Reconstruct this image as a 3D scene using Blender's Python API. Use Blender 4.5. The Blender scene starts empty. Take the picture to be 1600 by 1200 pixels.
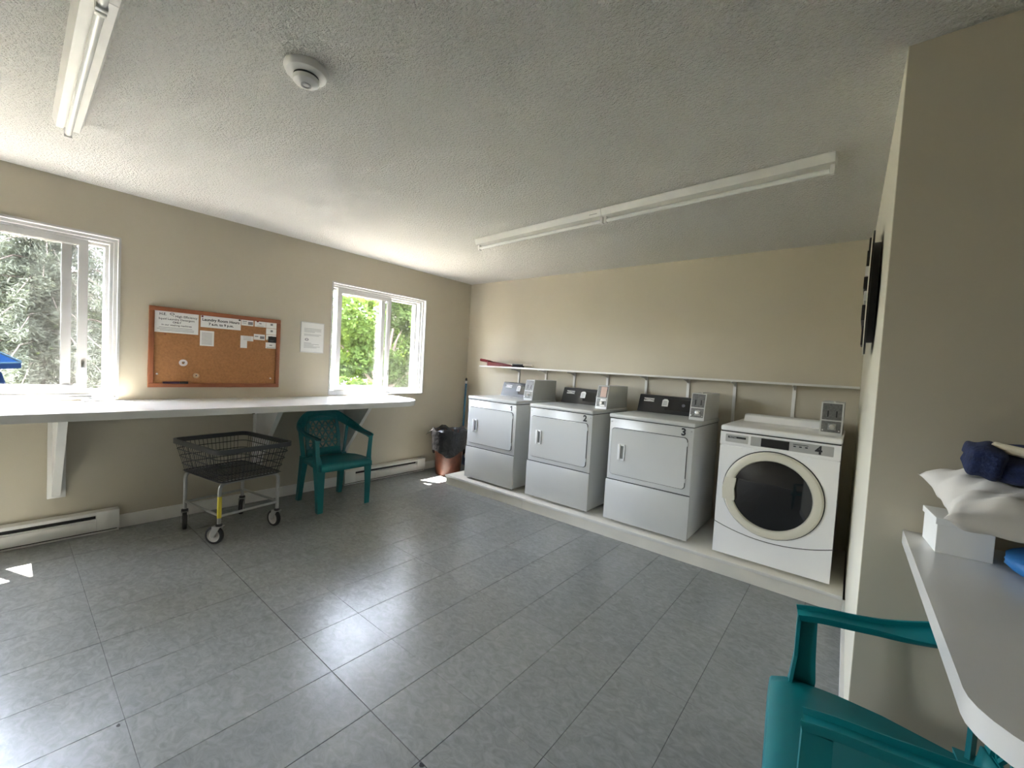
import bpy, bmesh, math, random
from mathutils import Vector, Matrix, Euler
import numpy as np

PI = math.pi
SC = bpy.context.scene
COL = SC.collection

# ------------------------------------------------------------------ camera
CAM = Vector((4.118, -4.028, 1.345))
RIGHT = Vector((0.76996776, 0.63554086, 0.05689862))
DOWN = Vector((0.06959793, 0.00499067, -0.99756264))
FWD = Vector((-0.63427578, 0.7720511, -0.04038967))
cd = bpy.data.cameras.new('camera')
cam = bpy.data.objects.new('camera', cd)
COL.objects.link(cam)
cd.sensor_width = 36.0
cd.lens = 36.0 * 653.44 / 1600.0
cd.clip_start = 0.02
cd.clip_end = 300
m3 = Matrix((RIGHT, -DOWN, -FWD)).transposed()
cam.matrix_world = Matrix.Translation(CAM) @ m3.to_4x4()
SC.camera = cam

# ------------------------------------------------------------------ world, sun, exposure
SUN_DIR = Vector((0.375, 0.16, -1.0)).normalized()      # direction the light travels
wd = bpy.data.worlds.new('sky')
SC.world = wd
wd.use_nodes = True
nt = wd.node_tree
bg = nt.nodes['Background']
sky = nt.nodes.new('ShaderNodeTexSky')
sky.sky_type = 'NISHITA'
sky.sun_disc = False
sky.sun_elevation = math.radians(67.8)
sky.sun_rotation = math.radians(113)
sky.air_density = 1.0
sky.dust_density = 2.5
hs = nt.nodes.new('ShaderNodeHueSaturation')           # summer haze: a paler, whiter sky
hs.inputs['Saturation'].default_value = 0.42
nt.links.new(sky.outputs[0], hs.inputs['Color'])
nt.links.new(hs.outputs[0], bg.inputs[0])
bg.inputs[1].default_value = 1.6

sl = bpy.data.lights.new('sun', 'SUN')
sl.energy = 20.0
sl.angle = math.radians(0.6)
sl.color = (1.0, 0.95, 0.87)
so = bpy.data.objects.new('sun', sl)
COL.objects.link(so)
so.rotation_euler = SUN_DIR.to_track_quat('-Z', 'Y').to_euler()
so.location = (-3, -3, 8)

vs = SC.view_settings
vs.view_transform = 'Standard'
vs.look = 'None'
vs.gamma = 1.0
vs.use_curve_mapping = False
vs.exposure = 3.66
SC.cycles.diffuse_bounces = 8
SC.cycles.max_bounces = 16
SC.cycles.transparent_max_bounces = 16
SC.cycles.use_denoising = True
SC.cycles.caustics_reflective = False
SC.cycles.caustics_refractive = False

H = 2.428            # ceiling height
WINS = [(-1.94, -0.745), (-4.72, -3.50), (-6.60, -5.30)]  # last opening is an added, unseen window for fill light
WZ0, WZ1 = 0.955, 2.105
for (a, b) in WINS:                       # sampling portals in the window openings
    pl = bpy.data.lights.new('window_portal', 'AREA')
    pl.shape = 'RECTANGLE'
    pl.size = WZ1 - WZ0
    pl.size_y = b - a
    pl.cycles.is_portal = True
    po = bpy.data.objects.new('window_portal', pl)
    COL.objects.link(po)
    po.location = (-0.21, (a + b) / 2, (WZ0 + WZ1) / 2)
    po.rotation_euler = (0, -PI / 2, 0)

# ------------------------------------------------------------------ materials
MATS = {}

def mat(name, col, rough=0.5, metal=0.0, var=0.0, vscale=6.0, bump=0.0, bscale=40.0, bdist=0.002,
        spec=0.5, coat=0.0, rvar=0.0, objvar=0.0, detail=4.0):
    """Procedural principled material: colour with optional noise mottling, bump and per-object tint."""
    if name in MATS:
        return MATS[name]
    m = bpy.data.materials.new(name)
    m.use_nodes = True
    t = m.node_tree
    p = t.nodes['Principled BSDF']
    p.inputs['Roughness'].default_value = rough
    p.inputs['Metallic'].default_value = metal
    p.inputs['Specular IOR Level'].default_value = spec
    p.inputs['Coat Weight'].default_value = coat
    c = (col[0], col[1], col[2], 1)
    p.inputs['Base Color'].default_value = c
    tc = t.nodes.new('ShaderNodeTexCoord')
    last = None
    if var > 0:
        n = t.nodes.new('ShaderNodeTexNoise')
        n.inputs['Scale'].default_value = vscale
        n.inputs['Detail'].default_value = detail
        t.links.new(tc.outputs['Object'], n.inputs['Vector'])
        r = t.nodes.new('ShaderNodeMapRange')
        r.inputs[1].default_value = 0.3
        r.inputs[2].default_value = 0.7
        r.inputs[3].default_value = 1 - var
        r.inputs[4].default_value = 1 + var
        t.links.new(n.outputs['Fac'], r.inputs[0])
        last = r.outputs[0]
        if rvar > 0:
            r2 = t.nodes.new('ShaderNodeMapRange')
            r2.inputs[1].default_value = 0.3
            r2.inputs[2].default_value = 0.7
            r2.inputs[3].default_value = max(0.02, rough - rvar)
            r2.inputs[4].default_value = rough + rvar
            t.links.new(n.outputs['Fac'], r2.inputs[0])
            t.links.new(r2.outputs[0], p.inputs['Roughness'])
    if objvar > 0:
        oi = t.nodes.new('ShaderNodeObjectInfo')
        r3 = t.nodes.new('ShaderNodeMapRange')
        r3.inputs[3].default_value = 1 - objvar
        r3.inputs[4].default_value = 1 + objvar
        t.links.new(oi.outputs['Random'], r3.inputs[0])
        if last is not None:
            mm = t.nodes.new('ShaderNodeMath')
            mm.operation = 'MULTIPLY'
            t.links.new(last, mm.inputs[0])
            t.links.new(r3.outputs[0], mm.inputs[1])
            last = mm.outputs[0]
        else:
            last = r3.outputs[0]
    if last is not None:
        vm = t.nodes.new('ShaderNodeVectorMath')
        vm.operation = 'SCALE'
        vm.inputs[0].default_value = col[:3]
        t.links.new(last, vm.inputs['Scale'])
        t.links.new(vm.outputs[0], p.inputs['Base Color'])
    if bump > 0:
        n2 = t.nodes.new('ShaderNodeTexNoise')
        n2.inputs['Scale'].default_value = bscale
        n2.inputs['Detail'].default_value = 3.0
        t.links.new(tc.outputs['Object'], n2.inputs['Vector'])
        b = t.nodes.new('ShaderNodeBump')
        b.inputs['Strength'].default_value = bump
        b.inputs['Distance'].default_value = bdist
        t.links.new(n2.outputs['Fac'], b.inputs['Height'])
        t.links.new(b.outputs[0], p.inputs['Normal'])
    MATS[name] = m
    return m


def glass_mat(name, tint, gloss):
    m = bpy.data.materials.new(name)
    m.use_nodes = True
    t = m.node_tree
    t.nodes.clear()
    o = t.nodes.new('ShaderNodeOutputMaterial')
    tr = t.nodes.new('ShaderNodeBsdfTransparent')
    tr.inputs[0].default_value = (*tint, 1)
    gl = t.nodes.new('ShaderNodeBsdfGlossy')
    gl.inputs['Roughness'].default_value = 0.03
    mx = t.nodes.new('ShaderNodeMixShader')
    mx.inputs[0].default_value = gloss
    t.links.new(tr.outputs[0], mx.inputs[1])
    t.links.new(gl.outputs[0], mx.inputs[2])
    t.links.new(mx.outputs[0], o.inputs[0])
    MATS[name] = m
    return m


def screen_mat(name, cover, col):
    m = bpy.data.materials.new(name)
    m.use_nodes = True
    t = m.node_tree
    t.nodes.clear()
    o = t.nodes.new('ShaderNodeOutputMaterial')
    tr = t.nodes.new('ShaderNodeBsdfTransparent')
    df = t.nodes.new('ShaderNodeBsdfDiffuse')
    df.inputs[0].default_value = (*col, 1)
    mx = t.nodes.new('ShaderNodeMixShader')
    mx.inputs[0].default_value = cover
    t.links.new(tr.outputs[0], mx.inputs[1])
    t.links.new(df.outputs[0], mx.inputs[2])
    t.links.new(mx.outputs[0], o.inputs[0])
    MATS[name] = m
    return m


def leaf_mat(name, col, trans, objv=0.25):
    m = bpy.data.materials.new(name)
    m.use_nodes = True
    t = m.node_tree
    t.nodes.clear()
    o = t.nodes.new('ShaderNodeOutputMaterial')
    tc = t.nodes.new('ShaderNodeTexCoord')
    n = t.nodes.new('ShaderNodeTexNoise')
    n.inputs['Scale'].default_value = 2.2
    n.inputs['Detail'].default_value = 6
    t.links.new(tc.outputs['Object'], n.inputs['Vector'])
    r = t.nodes.new('ShaderNodeMapRange')
    r.inputs[1].default_value = 0.3
    r.inputs[2].default_value = 0.7
    r.inputs[3].default_value = 1 - objv
    r.inputs[4].default_value = 1 + objv
    t.links.new(n.outputs['Fac'], r.inputs[0])
    d = t.nodes.new('ShaderNodeBsdfDiffuse')
    tl = t.nodes.new('ShaderNodeBsdfTranslucent')
    for nd, c in ((d, col), (tl, trans)):
        v = t.nodes.new('ShaderNodeVectorMath')
        v.operation = 'SCALE'
        v.inputs[0].default_value = c
        t.links.new(r.outputs[0], v.inputs['Scale'])
        t.links.new(v.outputs[0], nd.inputs[0])
    mx = t.nodes.new('ShaderNodeAddShader')
    t.links.new(d.outputs[0], mx.inputs[0])
    t.links.new(tl.outputs[0], mx.inputs[1])
    t.links.new(mx.outputs[0], o.inputs[0])
    MATS[name] = m
    return m


def ceiling_mat():
    m = mat('popcorn_ceiling', (0.86, 0.845, 0.80), rough=0.95, spec=0.1)
    t = m.node_tree
    p = t.nodes['Principled BSDF']
    tc = t.nodes.new('ShaderNodeTexCoord')
    n = t.nodes.new('ShaderNodeTexNoise')
    n.inputs['Scale'].default_value = 85
    n.inputs['Detail'].default_value = 3
    n.inputs['Roughness'].default_value = 0.6
    t.links.new(tc.outputs['Object'], n.inputs['Vector'])
    r = t.nodes.new('ShaderNodeMapRange')
    r.inputs[1].default_value = 0.38
    r.inputs[2].default_value = 0.68
    t.links.new(n.outputs['Fac'], r.inputs[0])
    b = t.nodes.new('ShaderNodeBump')
    b.inputs['Strength'].default_value = 0.85
    b.inputs['Distance'].default_value = 0.024
    b.invert = False
    t.links.new(r.outputs[0], b.inputs['Height'])
    t.links.new(b.outputs[0], p.inputs['Normal'])
    return m


def tile_mat():
    m = mat('vinyl_floor_tile', (0.24, 0.25, 0.245), rough=0.3, coat=0.0, spec=0.5)
    t = m.node_tree
    p = t.nodes['Principled BSDF']
    g = t.nodes.new('ShaderNodeNewGeometry')
    oi = t.nodes.new('ShaderNodeObjectInfo')
    # streaky marbling
    mp = t.nodes.new('ShaderNodeMapping')
    mp.inputs['Scale'].default_value = (20, 29, 1)
    mp.inputs['Rotation'].default_value = (0, 0, 0.35)
    t.links.new(g.outputs['Position'], mp.inputs['Vector'])
    n = t.nodes.new('ShaderNodeTexNoise')
    n.inputs['Scale'].default_value = 1.0
    n.inputs['Detail'].default_value = 6
    n.inputs['Roughness'].default_value = 0.65
    n.inputs['Distortion'].default_value = 1.2
    t.links.new(mp.outputs[0], n.inputs['Vector'])
    r = t.nodes.new('ShaderNodeMapRange')
    r.inputs[1].default_value = 0.3
    r.inputs[2].default_value = 0.72
    r.inputs[3].default_value = 0.82
    r.inputs[4].default_value = 1.22
    t.links.new(n.outputs['Fac'], r.inputs[0])
    ro = t.nodes.new('ShaderNodeMapRange')
    ro.inputs[3].default_value = 0.95
    ro.inputs[4].default_value = 1.05
    t.links.new(oi.outputs['Random'], ro.inputs[0])
    mm = t.nodes.new('ShaderNodeMath')
    mm.operation = 'MULTIPLY'
    t.links.new(r.outputs[0], mm.inputs[0])
    t.links.new(ro.outputs[0], mm.inputs[1])
    v = t.nodes.new('ShaderNodeVectorMath')
    v.operation = 'SCALE'
    v.inputs[0].default_value = (0.24, 0.25, 0.245)
    t.links.new(mm.outputs[0], v.inputs['Scale'])
    t.links.new(v.outputs[0], p.inputs['Base Color'])
    # worn wax: roughness patches and gentle waviness
    n2 = t.nodes.new('ShaderNodeTexNoise')
    n2.inputs['Scale'].default_value = 2.3
    n2.inputs['Detail'].default_value = 5
    t.links.new(g.outputs['Position'], n2.inputs['Vector'])
    rr = t.nodes.new('ShaderNodeMapRange')
    rr.inputs[1].default_value = 0.35
    rr.inputs[2].default_value = 0.65
    rr.inputs[3].default_value = 0.23
    rr.inputs[4].default_value = 0.29
    t.links.new(n2.outputs['Fac'], rr.inputs[0])
    p.inputs['Roughness'].default_value = 0.27
    n3 = t.nodes.new('ShaderNodeTexNoise')
    n3.inputs['Scale'].default_value = 26
    n3.inputs['Detail'].default_value = 4
    t.links.new(g.outputs['Position'], n3.inputs['Vector'])
    b = t.nodes.new('ShaderNodeBump')
    b.inputs['Strength'].default_value = 0.35
    b.inputs['Distance'].default_value = 0.0025
    t.links.new(n3.outputs['Fac'], b.inputs['Height'])
    t.links.new(b.outputs[0], p.inputs['Normal'])
    return m


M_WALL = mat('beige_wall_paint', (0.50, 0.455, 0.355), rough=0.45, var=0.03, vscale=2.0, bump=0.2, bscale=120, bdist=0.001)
M_CEIL = ceiling_mat()
M_TILE = tile_mat()
M_JOINT = mat('floor_joint', (0.06, 0.06, 0.058), rough=0.8)
M_WHITE = mat('white_trim_paint', (0.72, 0.71, 0.68), rough=0.4, var=0.04, vscale=9)
M_VINYL = mat('white_window_vinyl', (0.52, 0.52, 0.51), rough=0.35)
M_LAM = mat('white_laminate', (0.70, 0.695, 0.67), rough=0.22, var=0.02, vscale=4, bump=0.05, bscale=8, bdist=0.002)
M_ENAMEL = mat('white_enamel', (0.60, 0.61, 0.60), rough=0.24, var=0.015, vscale=3, bump=0.03, bscale=140, bdist=0.0006)
M_WASH = mat('washer_enamel', (0.92, 0.92, 0.92), rough=0.22)
M_CREAM = mat('cream_plastic', (0.72, 0.69, 0.58), rough=0.35)
M_GAP = mat('dark_gap', (0.02, 0.02, 0.02), rough=0.7)
M_BLACK = mat('black_plastic', (0.018, 0.018, 0.02), rough=0.3)
M_INK = mat('black_ink', (0.02, 0.02, 0.022), rough=0.6)
M_INKG = mat('grey_ink', (0.22, 0.22, 0.23), rough=0.7)
M_GREYM = mat('grey_metal', (0.42, 0.42, 0.41), rough=0.38, metal=0.6)
M_CHROME = mat('chrome', (0.75, 0.75, 0.75), rough=0.18, metal=1.0)
M_STEEL = mat('grey_tube_steel', (0.40, 0.40, 0.39), rough=0.35, metal=0.7, var=0.08, vscale=20)
M_WIRE = mat('black_wire', (0.02, 0.02, 0.02), rough=0.45)
M_RIM = mat('dark_rim_vinyl', (0.05, 0.05, 0.05), rough=0.4)
M_YEL = mat('yellow_tape', (0.75, 0.62, 0.05), rough=0.5)
M_RUB = mat('black_rubber', (0.015, 0.015, 0.015), rough=0.6)
M_HUB = mat('grey_hub', (0.48, 0.47, 0.44), rough=0.5)
M_TEAL = mat('teal_plastic', (0.002, 0.165, 0.18), rough=0.38, bump=0.08, bscale=200, bdist=0.0006)
M_CORK = mat('cork', (0.36, 0.17, 0.065), rough=0.9, var=0.14, vscale=70, bump=0.4, bscale=160, bdist=0.001)
M_OAK = mat('brown_board_frame', (0.27, 0.09, 0.035), rough=0.5, var=0.12, vscale=12)
M_PAPER = mat('white_paper', (0.78, 0.78, 0.76), rough=0.8)
M_PINK = mat('pinkish_tape', (0.75, 0.68, 0.68), rough=0.5)
M_PURP = mat('purple_marker', (0.06, 0.035, 0.09), rough=0.4)
M_BLUE = mat('blue_handle', (0.03, 0.14, 0.26), rough=0.4)
M_RED = mat('red_plastic', (0.17, 0.004, 0.009), rough=0.35)
M_BAG = mat('black_bag_plastic', (0.012, 0.012, 0.013), rough=0.3, bump=0.8, bscale=16, bdist=0.02)
M_BIN = mat('brown_bin_plastic', (0.11, 0.038, 0.022), rough=0.45, var=0.3, vscale=14)
M_PILLOW = mat('off_white_cotton', (0.68, 0.65, 0.60), rough=0.9, var=0.06, vscale=9, bump=0.35, bscale=300, bdist=0.0008)
M_NAVY = mat('navy_knit', (0.012, 0.022, 0.075), rough=0.95, var=0.35, vscale=40, bump=0.9, bscale=130, bdist=0.006)
M_CRKNIT = mat('cream_knit', (0.60, 0.54, 0.40), rough=0.95, bump=0.8, bscale=160, bdist=0.004)
M_BLUECL = mat('bright_blue_cloth', (0.01, 0.13, 0.36), rough=0.6, bump=0.4, bscale=18, bdist=0.01)
M_DKWOOD = mat('dark_sign_wood', (0.018, 0.013, 0.010), rough=0.5)
M_PLAT = mat('platform_paint', (0.72, 0.70, 0.63), rough=0.5, var=0.04, vscale=5)
M_GLASS = glass_mat('window_glass', (0.96, 0.96, 0.96), 0.05)
M_SCREEN = screen_mat('insect_screen', 0.28, (0.085, 0.083, 0.078))
M_DOORGL = mat('dark_door_glass', (0.012, 0.012, 0.013), rough=0.06, spec=0.6)
M_TUBE = mat('unlit_lamp_tube', (0.78, 0.78, 0.76), rough=0.25)
M_GRASS = mat('dry_lawn', (0.17, 0.165, 0.115), rough=0.9, var=0.3, vscale=1.3)
M_CONC = mat('bounce_concrete', (0.26, 0.235, 0.20), rough=0.85, var=0.08, vscale=3)
M_BARK = mat('reddish_bark', (0.052, 0.036, 0.030), rough=0.9, var=0.3, vscale=12)
M_SPRUCE = leaf_mat('spruce_needles', (0.036, 0.040, 0.032), (0.012, 0.015, 0.008))
M_LEAF = leaf_mat('green_leaves', (0.016, 0.026, 0.0075), (0.014, 0.021, 0.003), 0.5)
M_UMB = mat('blue_canopy', (0.0005, 0.0026, 0.0095), rough=0.9, spec=0.0)
M_UMBTR = mat('pale_blue_trim', (0.007, 0.014, 0.021), rough=0.9, spec=0.0)

# ------------------------------------------------------------------ mesh builder
class B:
    def __init__(self):
        self.bm = bmesh.new()

    def box(self, x0, x1, y0, y1, z0, z1, bev=0.0, seg=2):
        r = bmesh.ops.create_cube(self.bm, size=1.0)
        vs = r['verts']
        for v in vs:
            v.co = Vector((x0 + (v.co.x + .5) * (x1 - x0), y0 + (v.co.y + .5) * (y1 - y0), z0 + (v.co.z + .5) * (z1 - z0)))
        if bev > 0:
            es = list({e for v in vs for e in v.link_edges})
            bmesh.ops.bevel(self.bm, geom=es, offset=bev, segments=seg, profile=0.5, affect='EDGES')
        return self

    def poly_prism(self, pts, axis, a0, a1):
        """pts: list of 2-D points; axis: 'x','y','z' extrusion axis from a0 to a1."""
        def mk(p, a):
            if axis == 'x': return (a, p[0], p[1])
            if axis == 'y': return (p[0], a, p[1])
            return (p[0], p[1], a)
        A = [self.bm.verts.new(mk(p, a0)) for p in pts]
        C = [self.bm.verts.new(mk(p, a1)) for p in pts]
        n = len(pts)
        self.bm.faces.new(A)
        self.bm.faces.new(C[::-1])
        for i in range(n):
            self.bm.faces.new((A[i], C[i], C[(i + 1) % n], A[(i + 1) % n]))
        return self

    def ring_prism(self, outer, inner, axis, a0, a1):
        def mk(p, a):
            if axis == 'x': return (a, p[0], p[1])
            if axis == 'y': return (p[0], a, p[1])
            return (p[0], p[1], a)
        n = len(outer)
        L = [[self.bm.verts.new(mk(p, a)) for p in q] for q in (outer, inner) for a in (a0, a1)]
        o0, o1, i0, i1 = L
        for k in range(n):
            j = (k + 1) % n
            self.bm.faces.new((o0[k], o0[j], i0[j], i0[k]))
            self.bm.faces.new((o1[k], i1[k], i1[j], o1[j]))
            self.bm.faces.new((o0[k], o1[k], o1[j], o0[j]))
            self.bm.faces.new((i0[k], i0[j], i1[j], i1[k]))
        return self

    def tube(self, pts, r, n=8, closed=False, cap=True):
        pts = [Vector(p) for p in pts]
        rings = []
        N = len(pts)
        prev = None
        for i, p in enumerate(pts):
            if closed:
                t = (pts[(i + 1) % N] - pts[i - 1])
            else:
                t = pts[min(i + 1, N - 1)] - pts[max(i - 1, 0)]
            t.normalize()
            if prev is None:
                a = Vector((0, 0, 1)) if abs(t.z) < 0.9 else Vector((1, 0, 0))
                u = t.cross(a).normalized()
            else:
                u = (prev - t * prev.dot(t)).normalized()
            prev = u
            w = t.cross(u)
            rr = r[i] if isinstance(r, (list, tuple)) else r
            rings.append([self.bm.verts.new(p + (u * math.cos(2 * PI * k / n) + w * math.sin(2 * PI * k / n)) * rr) for k in range(n)])
        M = N if closed else N - 1
        for i in range(M):
            a, b = rings[i], rings[(i + 1) % N]
            for k in range(n):
                self.bm.faces.new((a[k], a[(k + 1) % n], b[(k + 1) % n], b[k]))
        if cap and not closed:
            self.bm.faces.new(rings[0][::-1])
            self.bm.faces.new(rings[-1])
        return self

    def lathe(self, prof, c=(0, 0, 0), axis='z', n=32, close=False):
        """prof: (radius, height) list along the axis."""
        rings = []
        for (r, h) in prof:
            ring = []
            for k in range(n):
                a = 2 * PI * k / n
                x, y = r * math.cos(a), r * math.sin(a)
                if axis == 'z': co = (x, y, h)
                elif axis == 'y': co = (x, h, y)
                else: co = (h, x, y)
                ring.append(self.bm.verts.new(Vector(co) + Vector(c)))
            rings.append(ring)
        for i in range(len(rings) - 1 + (1 if close else 0)):
            a, b = rings[i], rings[(i + 1) % len(rings)]
            for k in range(n):
                self.bm.faces.new((a[k], a[(k + 1) % n], b[(k + 1) % n], b[k]))
        if not close:
            for rg, pr in ((rings[0], prof[0]), (rings[-1], prof[-1])):
                if pr[0] > 1e-5:
                    self.bm.faces.new(rg)
        return self

    def quads(self, verts, faces):
        V = [self.bm.verts.new(v) for v in verts]
        for f in faces:
            self.bm.faces.new([V[i] for i in f])
        return self

    def bar(self, a, b, w, t, nrm):
        """A straight bar from a to b, width w across, thickness t along nrm."""
        a, b, nrm = Vector(a), Vector(b), Vector(nrm).normalized()
        d = (b - a).normalized()
        s = d.cross(nrm).normalized() * (w / 2)
        q = nrm * (t / 2)
        vs = [a + s + q, a - s + q, a - s - q, a + s - q, b + s + q, b - s + q, b - s - q, b + s - q]
        return self.quads(vs, [(0, 1, 2, 3), (7, 6, 5, 4), (0, 4, 5, 1), (1, 5, 6, 2), (2, 6, 7, 3), (3, 7, 4, 0)])

    def mesh(self, name, smooth=True, angle=35):
        bmesh.ops.remove_doubles(self.bm, verts=self.bm.verts, dist=1e-6)
        bmesh.ops.recalc_face_normals(self.bm, faces=self.bm.faces)
        me = bpy.data.meshes.new(name)
        self.bm.to_mesh(me)
        self.bm.free()
        if smooth:
            me.shade_smooth()
            me.set_sharp_from_angle(angle=math.radians(angle))
        return me

    def obj(self, name, m, parent=None, loc=None, rot=None, smooth=True, angle=35):
        me = self.mesh(name, smooth, angle)
        me.materials.append(m)
        return link(name, me, parent, loc, rot)


def link(name, me, parent=None, loc=None, rot=None):
    o = bpy.data.objects.new(name, me)
    COL.objects.link(o)
    if parent is not None:
        o.parent = parent
    if loc is not None:
        o.location = loc
    if rot is not None:
        o.rotation_euler = rot
    return o


def tag(o, label=None, cat=None, group=None, kind=None):
    if label: o['label'] = label
    if cat: o['category'] = cat
    if group: o['group'] = group
    if kind: o['kind'] = kind
    return o


def thing(name, label, cat, loc=(0, 0, 0), rz=0.0, group=None):
    o = bpy.data.objects.new(name, None)
    o.empty_display_size = 0.1
    COL.objects.link(o)
    o.location = loc
    o.rotation_euler = (0, 0, rz)
    return tag(o, label, cat, group)


def struct(b, name, m, parent=None, smooth=True):
    o = b.obj(name, m, parent, smooth=smooth)
    if parent is None:
        o['kind'] = 'structure'
    return o


def rrect(x0, x1, z0, z1, r, n=5):
    pts = []
    for (cx, cz, a0) in ((x1 - r, z1 - r, 0), (x0 + r, z1 - r, 90), (x0 + r, z0 + r, 180), (x1 - r, z0 + r, 270)):
        for k in range(n + 1):
            a = math.radians(a0 + 90 * k / n)
            pts.append((cx + r * math.cos(a), cz + r * math.sin(a)))
    return pts


def circle(cx, cz, r, n=40, r2=None):
    r2 = r2 or r
    return [(cx + r * math.cos(2 * PI * k / n), cz + r2 * math.sin(2 * PI * k / n)) for k in range(n)]


def catmull(pts, per=6, closed=False):
    P = [Vector(p) for p in pts]
    out = []
    n = len(P)
    segs = n if closed else n - 1
    for i in range(segs):
        if closed:
            p0, p1, p2, p3 = P[i - 1], P[i], P[(i + 1) % n], P[(i + 2) % n]
        else:
            p0, p1, p2, p3 = P[max(i - 1, 0)], P[i], P[i + 1], P[min(i + 2, n - 1)]
        for k in range(per):
            t = k / per
            out.append(0.5 * ((2 * p1) + (p2 - p0) * t + (2 * p0 - 5 * p1 + 4 * p2 - p3) * t * t + (3 * p1 - p0 - 3 * p2 + p3) * t ** 3))
    if not closed:
        out.append(P[-1])
    return out


def text_obj(name, body, size, m, parent, loc, rot, align='CENTER', bold=0.0, depth=0.0003):
    """Flat lettering as a mesh (no operators)."""
    cu = bpy.data.curves.new(name, 'FONT')
    cu.body = body
    cu.size = size
    cu.align_x = align
    cu.align_y = 'CENTER'
    cu.extrude = depth
    cu.offset = bold
    cu.resolution_u = 3
    tmp = bpy.data.objects.new(name + '_curve', cu)
    COL.objects.link(tmp)
    dg = bpy.context.evaluated_depsgraph_get()
    me = bpy.data.meshes.new_from_object(tmp.evaluated_get(dg))
    bpy.data.objects.remove(tmp)
    bpy.data.curves.remove(cu)
    me.name = name
    me.materials.clear()
    me.materials.append(m)
    o = link(name, me, parent, loc, rot)
    return o

ROT_FRONT = (PI / 2, 0, 0)            # text facing -Y
ROT_XFACE = (PI / 2, 0, PI / 2)       # text facing +X, reading along +Y

# ------------------------------------------------------------------ the room shell
XR, YB = 6.3, -7.0                     # far right wall and wall behind the camera
# window wall with openings
b = B()
b.box(-0.2, 0, YB - 0.2, 0.2, 0, WZ0)
b.box(-0.2, 0, YB - 0.2, 0.2, WZ1, H + 0.2)
ys = [YB - 0.2] + [v for w in sorted(WINS) for v in w] + [0.2]
for i in range(0, len(ys), 2):
    b.box(-0.2, 0, ys[i], ys[i + 1], WZ0, WZ1)
struct(b, 'wall_left', M_WALL, smooth=False)
struct(B().box(-0.0, XR + .2, 0, 0.2, 0, H + 0.2), 'wall_back', M_WALL, smooth=False)
# partition block at the right of the alcove: its left face runs beside the machines
b = B()
b.poly_prism([(4.145, 0.0), (4.173, -2.215), (XR + .2, -2.215), (XR + .2, 0.0)], 'z', 0, H + .1)
struct(b, 'wall_partition', M_WALL, smooth=False)
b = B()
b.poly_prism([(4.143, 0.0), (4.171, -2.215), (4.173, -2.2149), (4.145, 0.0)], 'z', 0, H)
struct(b, 'wall_alcove', mat('cream_paint_lightened', (0.80, 0.765, 0.64), rough=0.4, var=0.03, vscale=2.0), smooth=False)  # cream paint, colour raised to stand in for light missing on this face
struct(B().box(XR, XR + 0.2, YB - 0.2, -2.215, 0, H + 0.1), 'wall_right', M_WALL, smooth=False)
struct(B().box(-0.0, XR, YB - 0.2, YB, 0, H + 0.1), 'wall_front', M_WALL, smooth=False)
struct(B().box(0, XR, YB, 0, H, H + 0.1), 'ceiling', M_CEIL, smooth=False)
fl = struct(B().box(-0.1, XR, YB, 0.1, -0.1, -0.003), 'floor', M_JOINT, smooth=False)

# floor tiles, each a piece of its own
P = 0.2995
GX, GY = 2.172, -3.129
random.seed(4)
tile_me = None
tiles = {}
def tile_mesh(w, d):
    key = (round(w, 4), round(d, 4))
    if key not in tiles:
        g, gy = 0.0009, 0.0005
        t = B().box(-w / 2 + g, w / 2 - g, -d / 2 + gy, d / 2 - gy, -0.004, 0.0, bev=0.0005, seg=1).mesh('tile', smooth=False)
        t.materials.append(M_TILE)
        tiles[key] = t
    return tiles[key]
YROWS = [-5.575, -4.965, -4.355, -3.745, -3.129, -2.83, -2.22, -1.61, -1.0, -0.39, 0.0]   # long tiles, one half row
for i in range(-8, 11):
    for y0, y1 in zip(YROWS[:-1], YROWS[1:]):
        x0, x1 = GX + i * P, GX + (i + 1) * P
        if abs(y0 + 3.129) < .001: y0 += 0.0022
        x0, x1 = max(x0, 0.0), min(x1, XR)
        if x1 - x0 < 0.02 or y1 - y0 < 0.02:
            continue
        cx, cy = (x0 + x1) / 2, (y0 + y1) / 2
        if cx > 4.25 and y1 > -2.0: continue
        if cx > 0.9 and y0 > -0.75: continue
        o = link('tile', tile_mesh(x1 - x0, y1 - y0), fl, (cx, cy, 0))
        o.rotation_euler = (random.uniform(-1, 1) * 0.0010, random.uniform(-1, 1) * 0.0016, 0)
rest = B()
rest.box(0, XR, YB, -5.576, -0.004, -0.0005)
o = rest.obj('tile_field', M_TILE, fl, smooth=False)
o['kind'] = 'stuff'
rest = B().box(5.4675, XR, -5.575, -2.215, -0.004, -0.0005)
o = rest.obj('tile_field', M_TILE, fl, smooth=False)
o['kind'] = 'stuff'

for (cx, cy, r_) in ((2.19, -3.765, .008), (3.087, -3.135, .010)):
    B().poly_prism([(r_ * math.cos(a_) * (1 + .3 * math.sin(3 * a_)), .7 * r_ * math.sin(a_)) for a_ in [2 * PI * k / 9 for k in range(9)]], 'z', 0.0, .0006).obj('tile_chip', M_GAP, fl, (cx, cy, 0), smooth=False)

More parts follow.
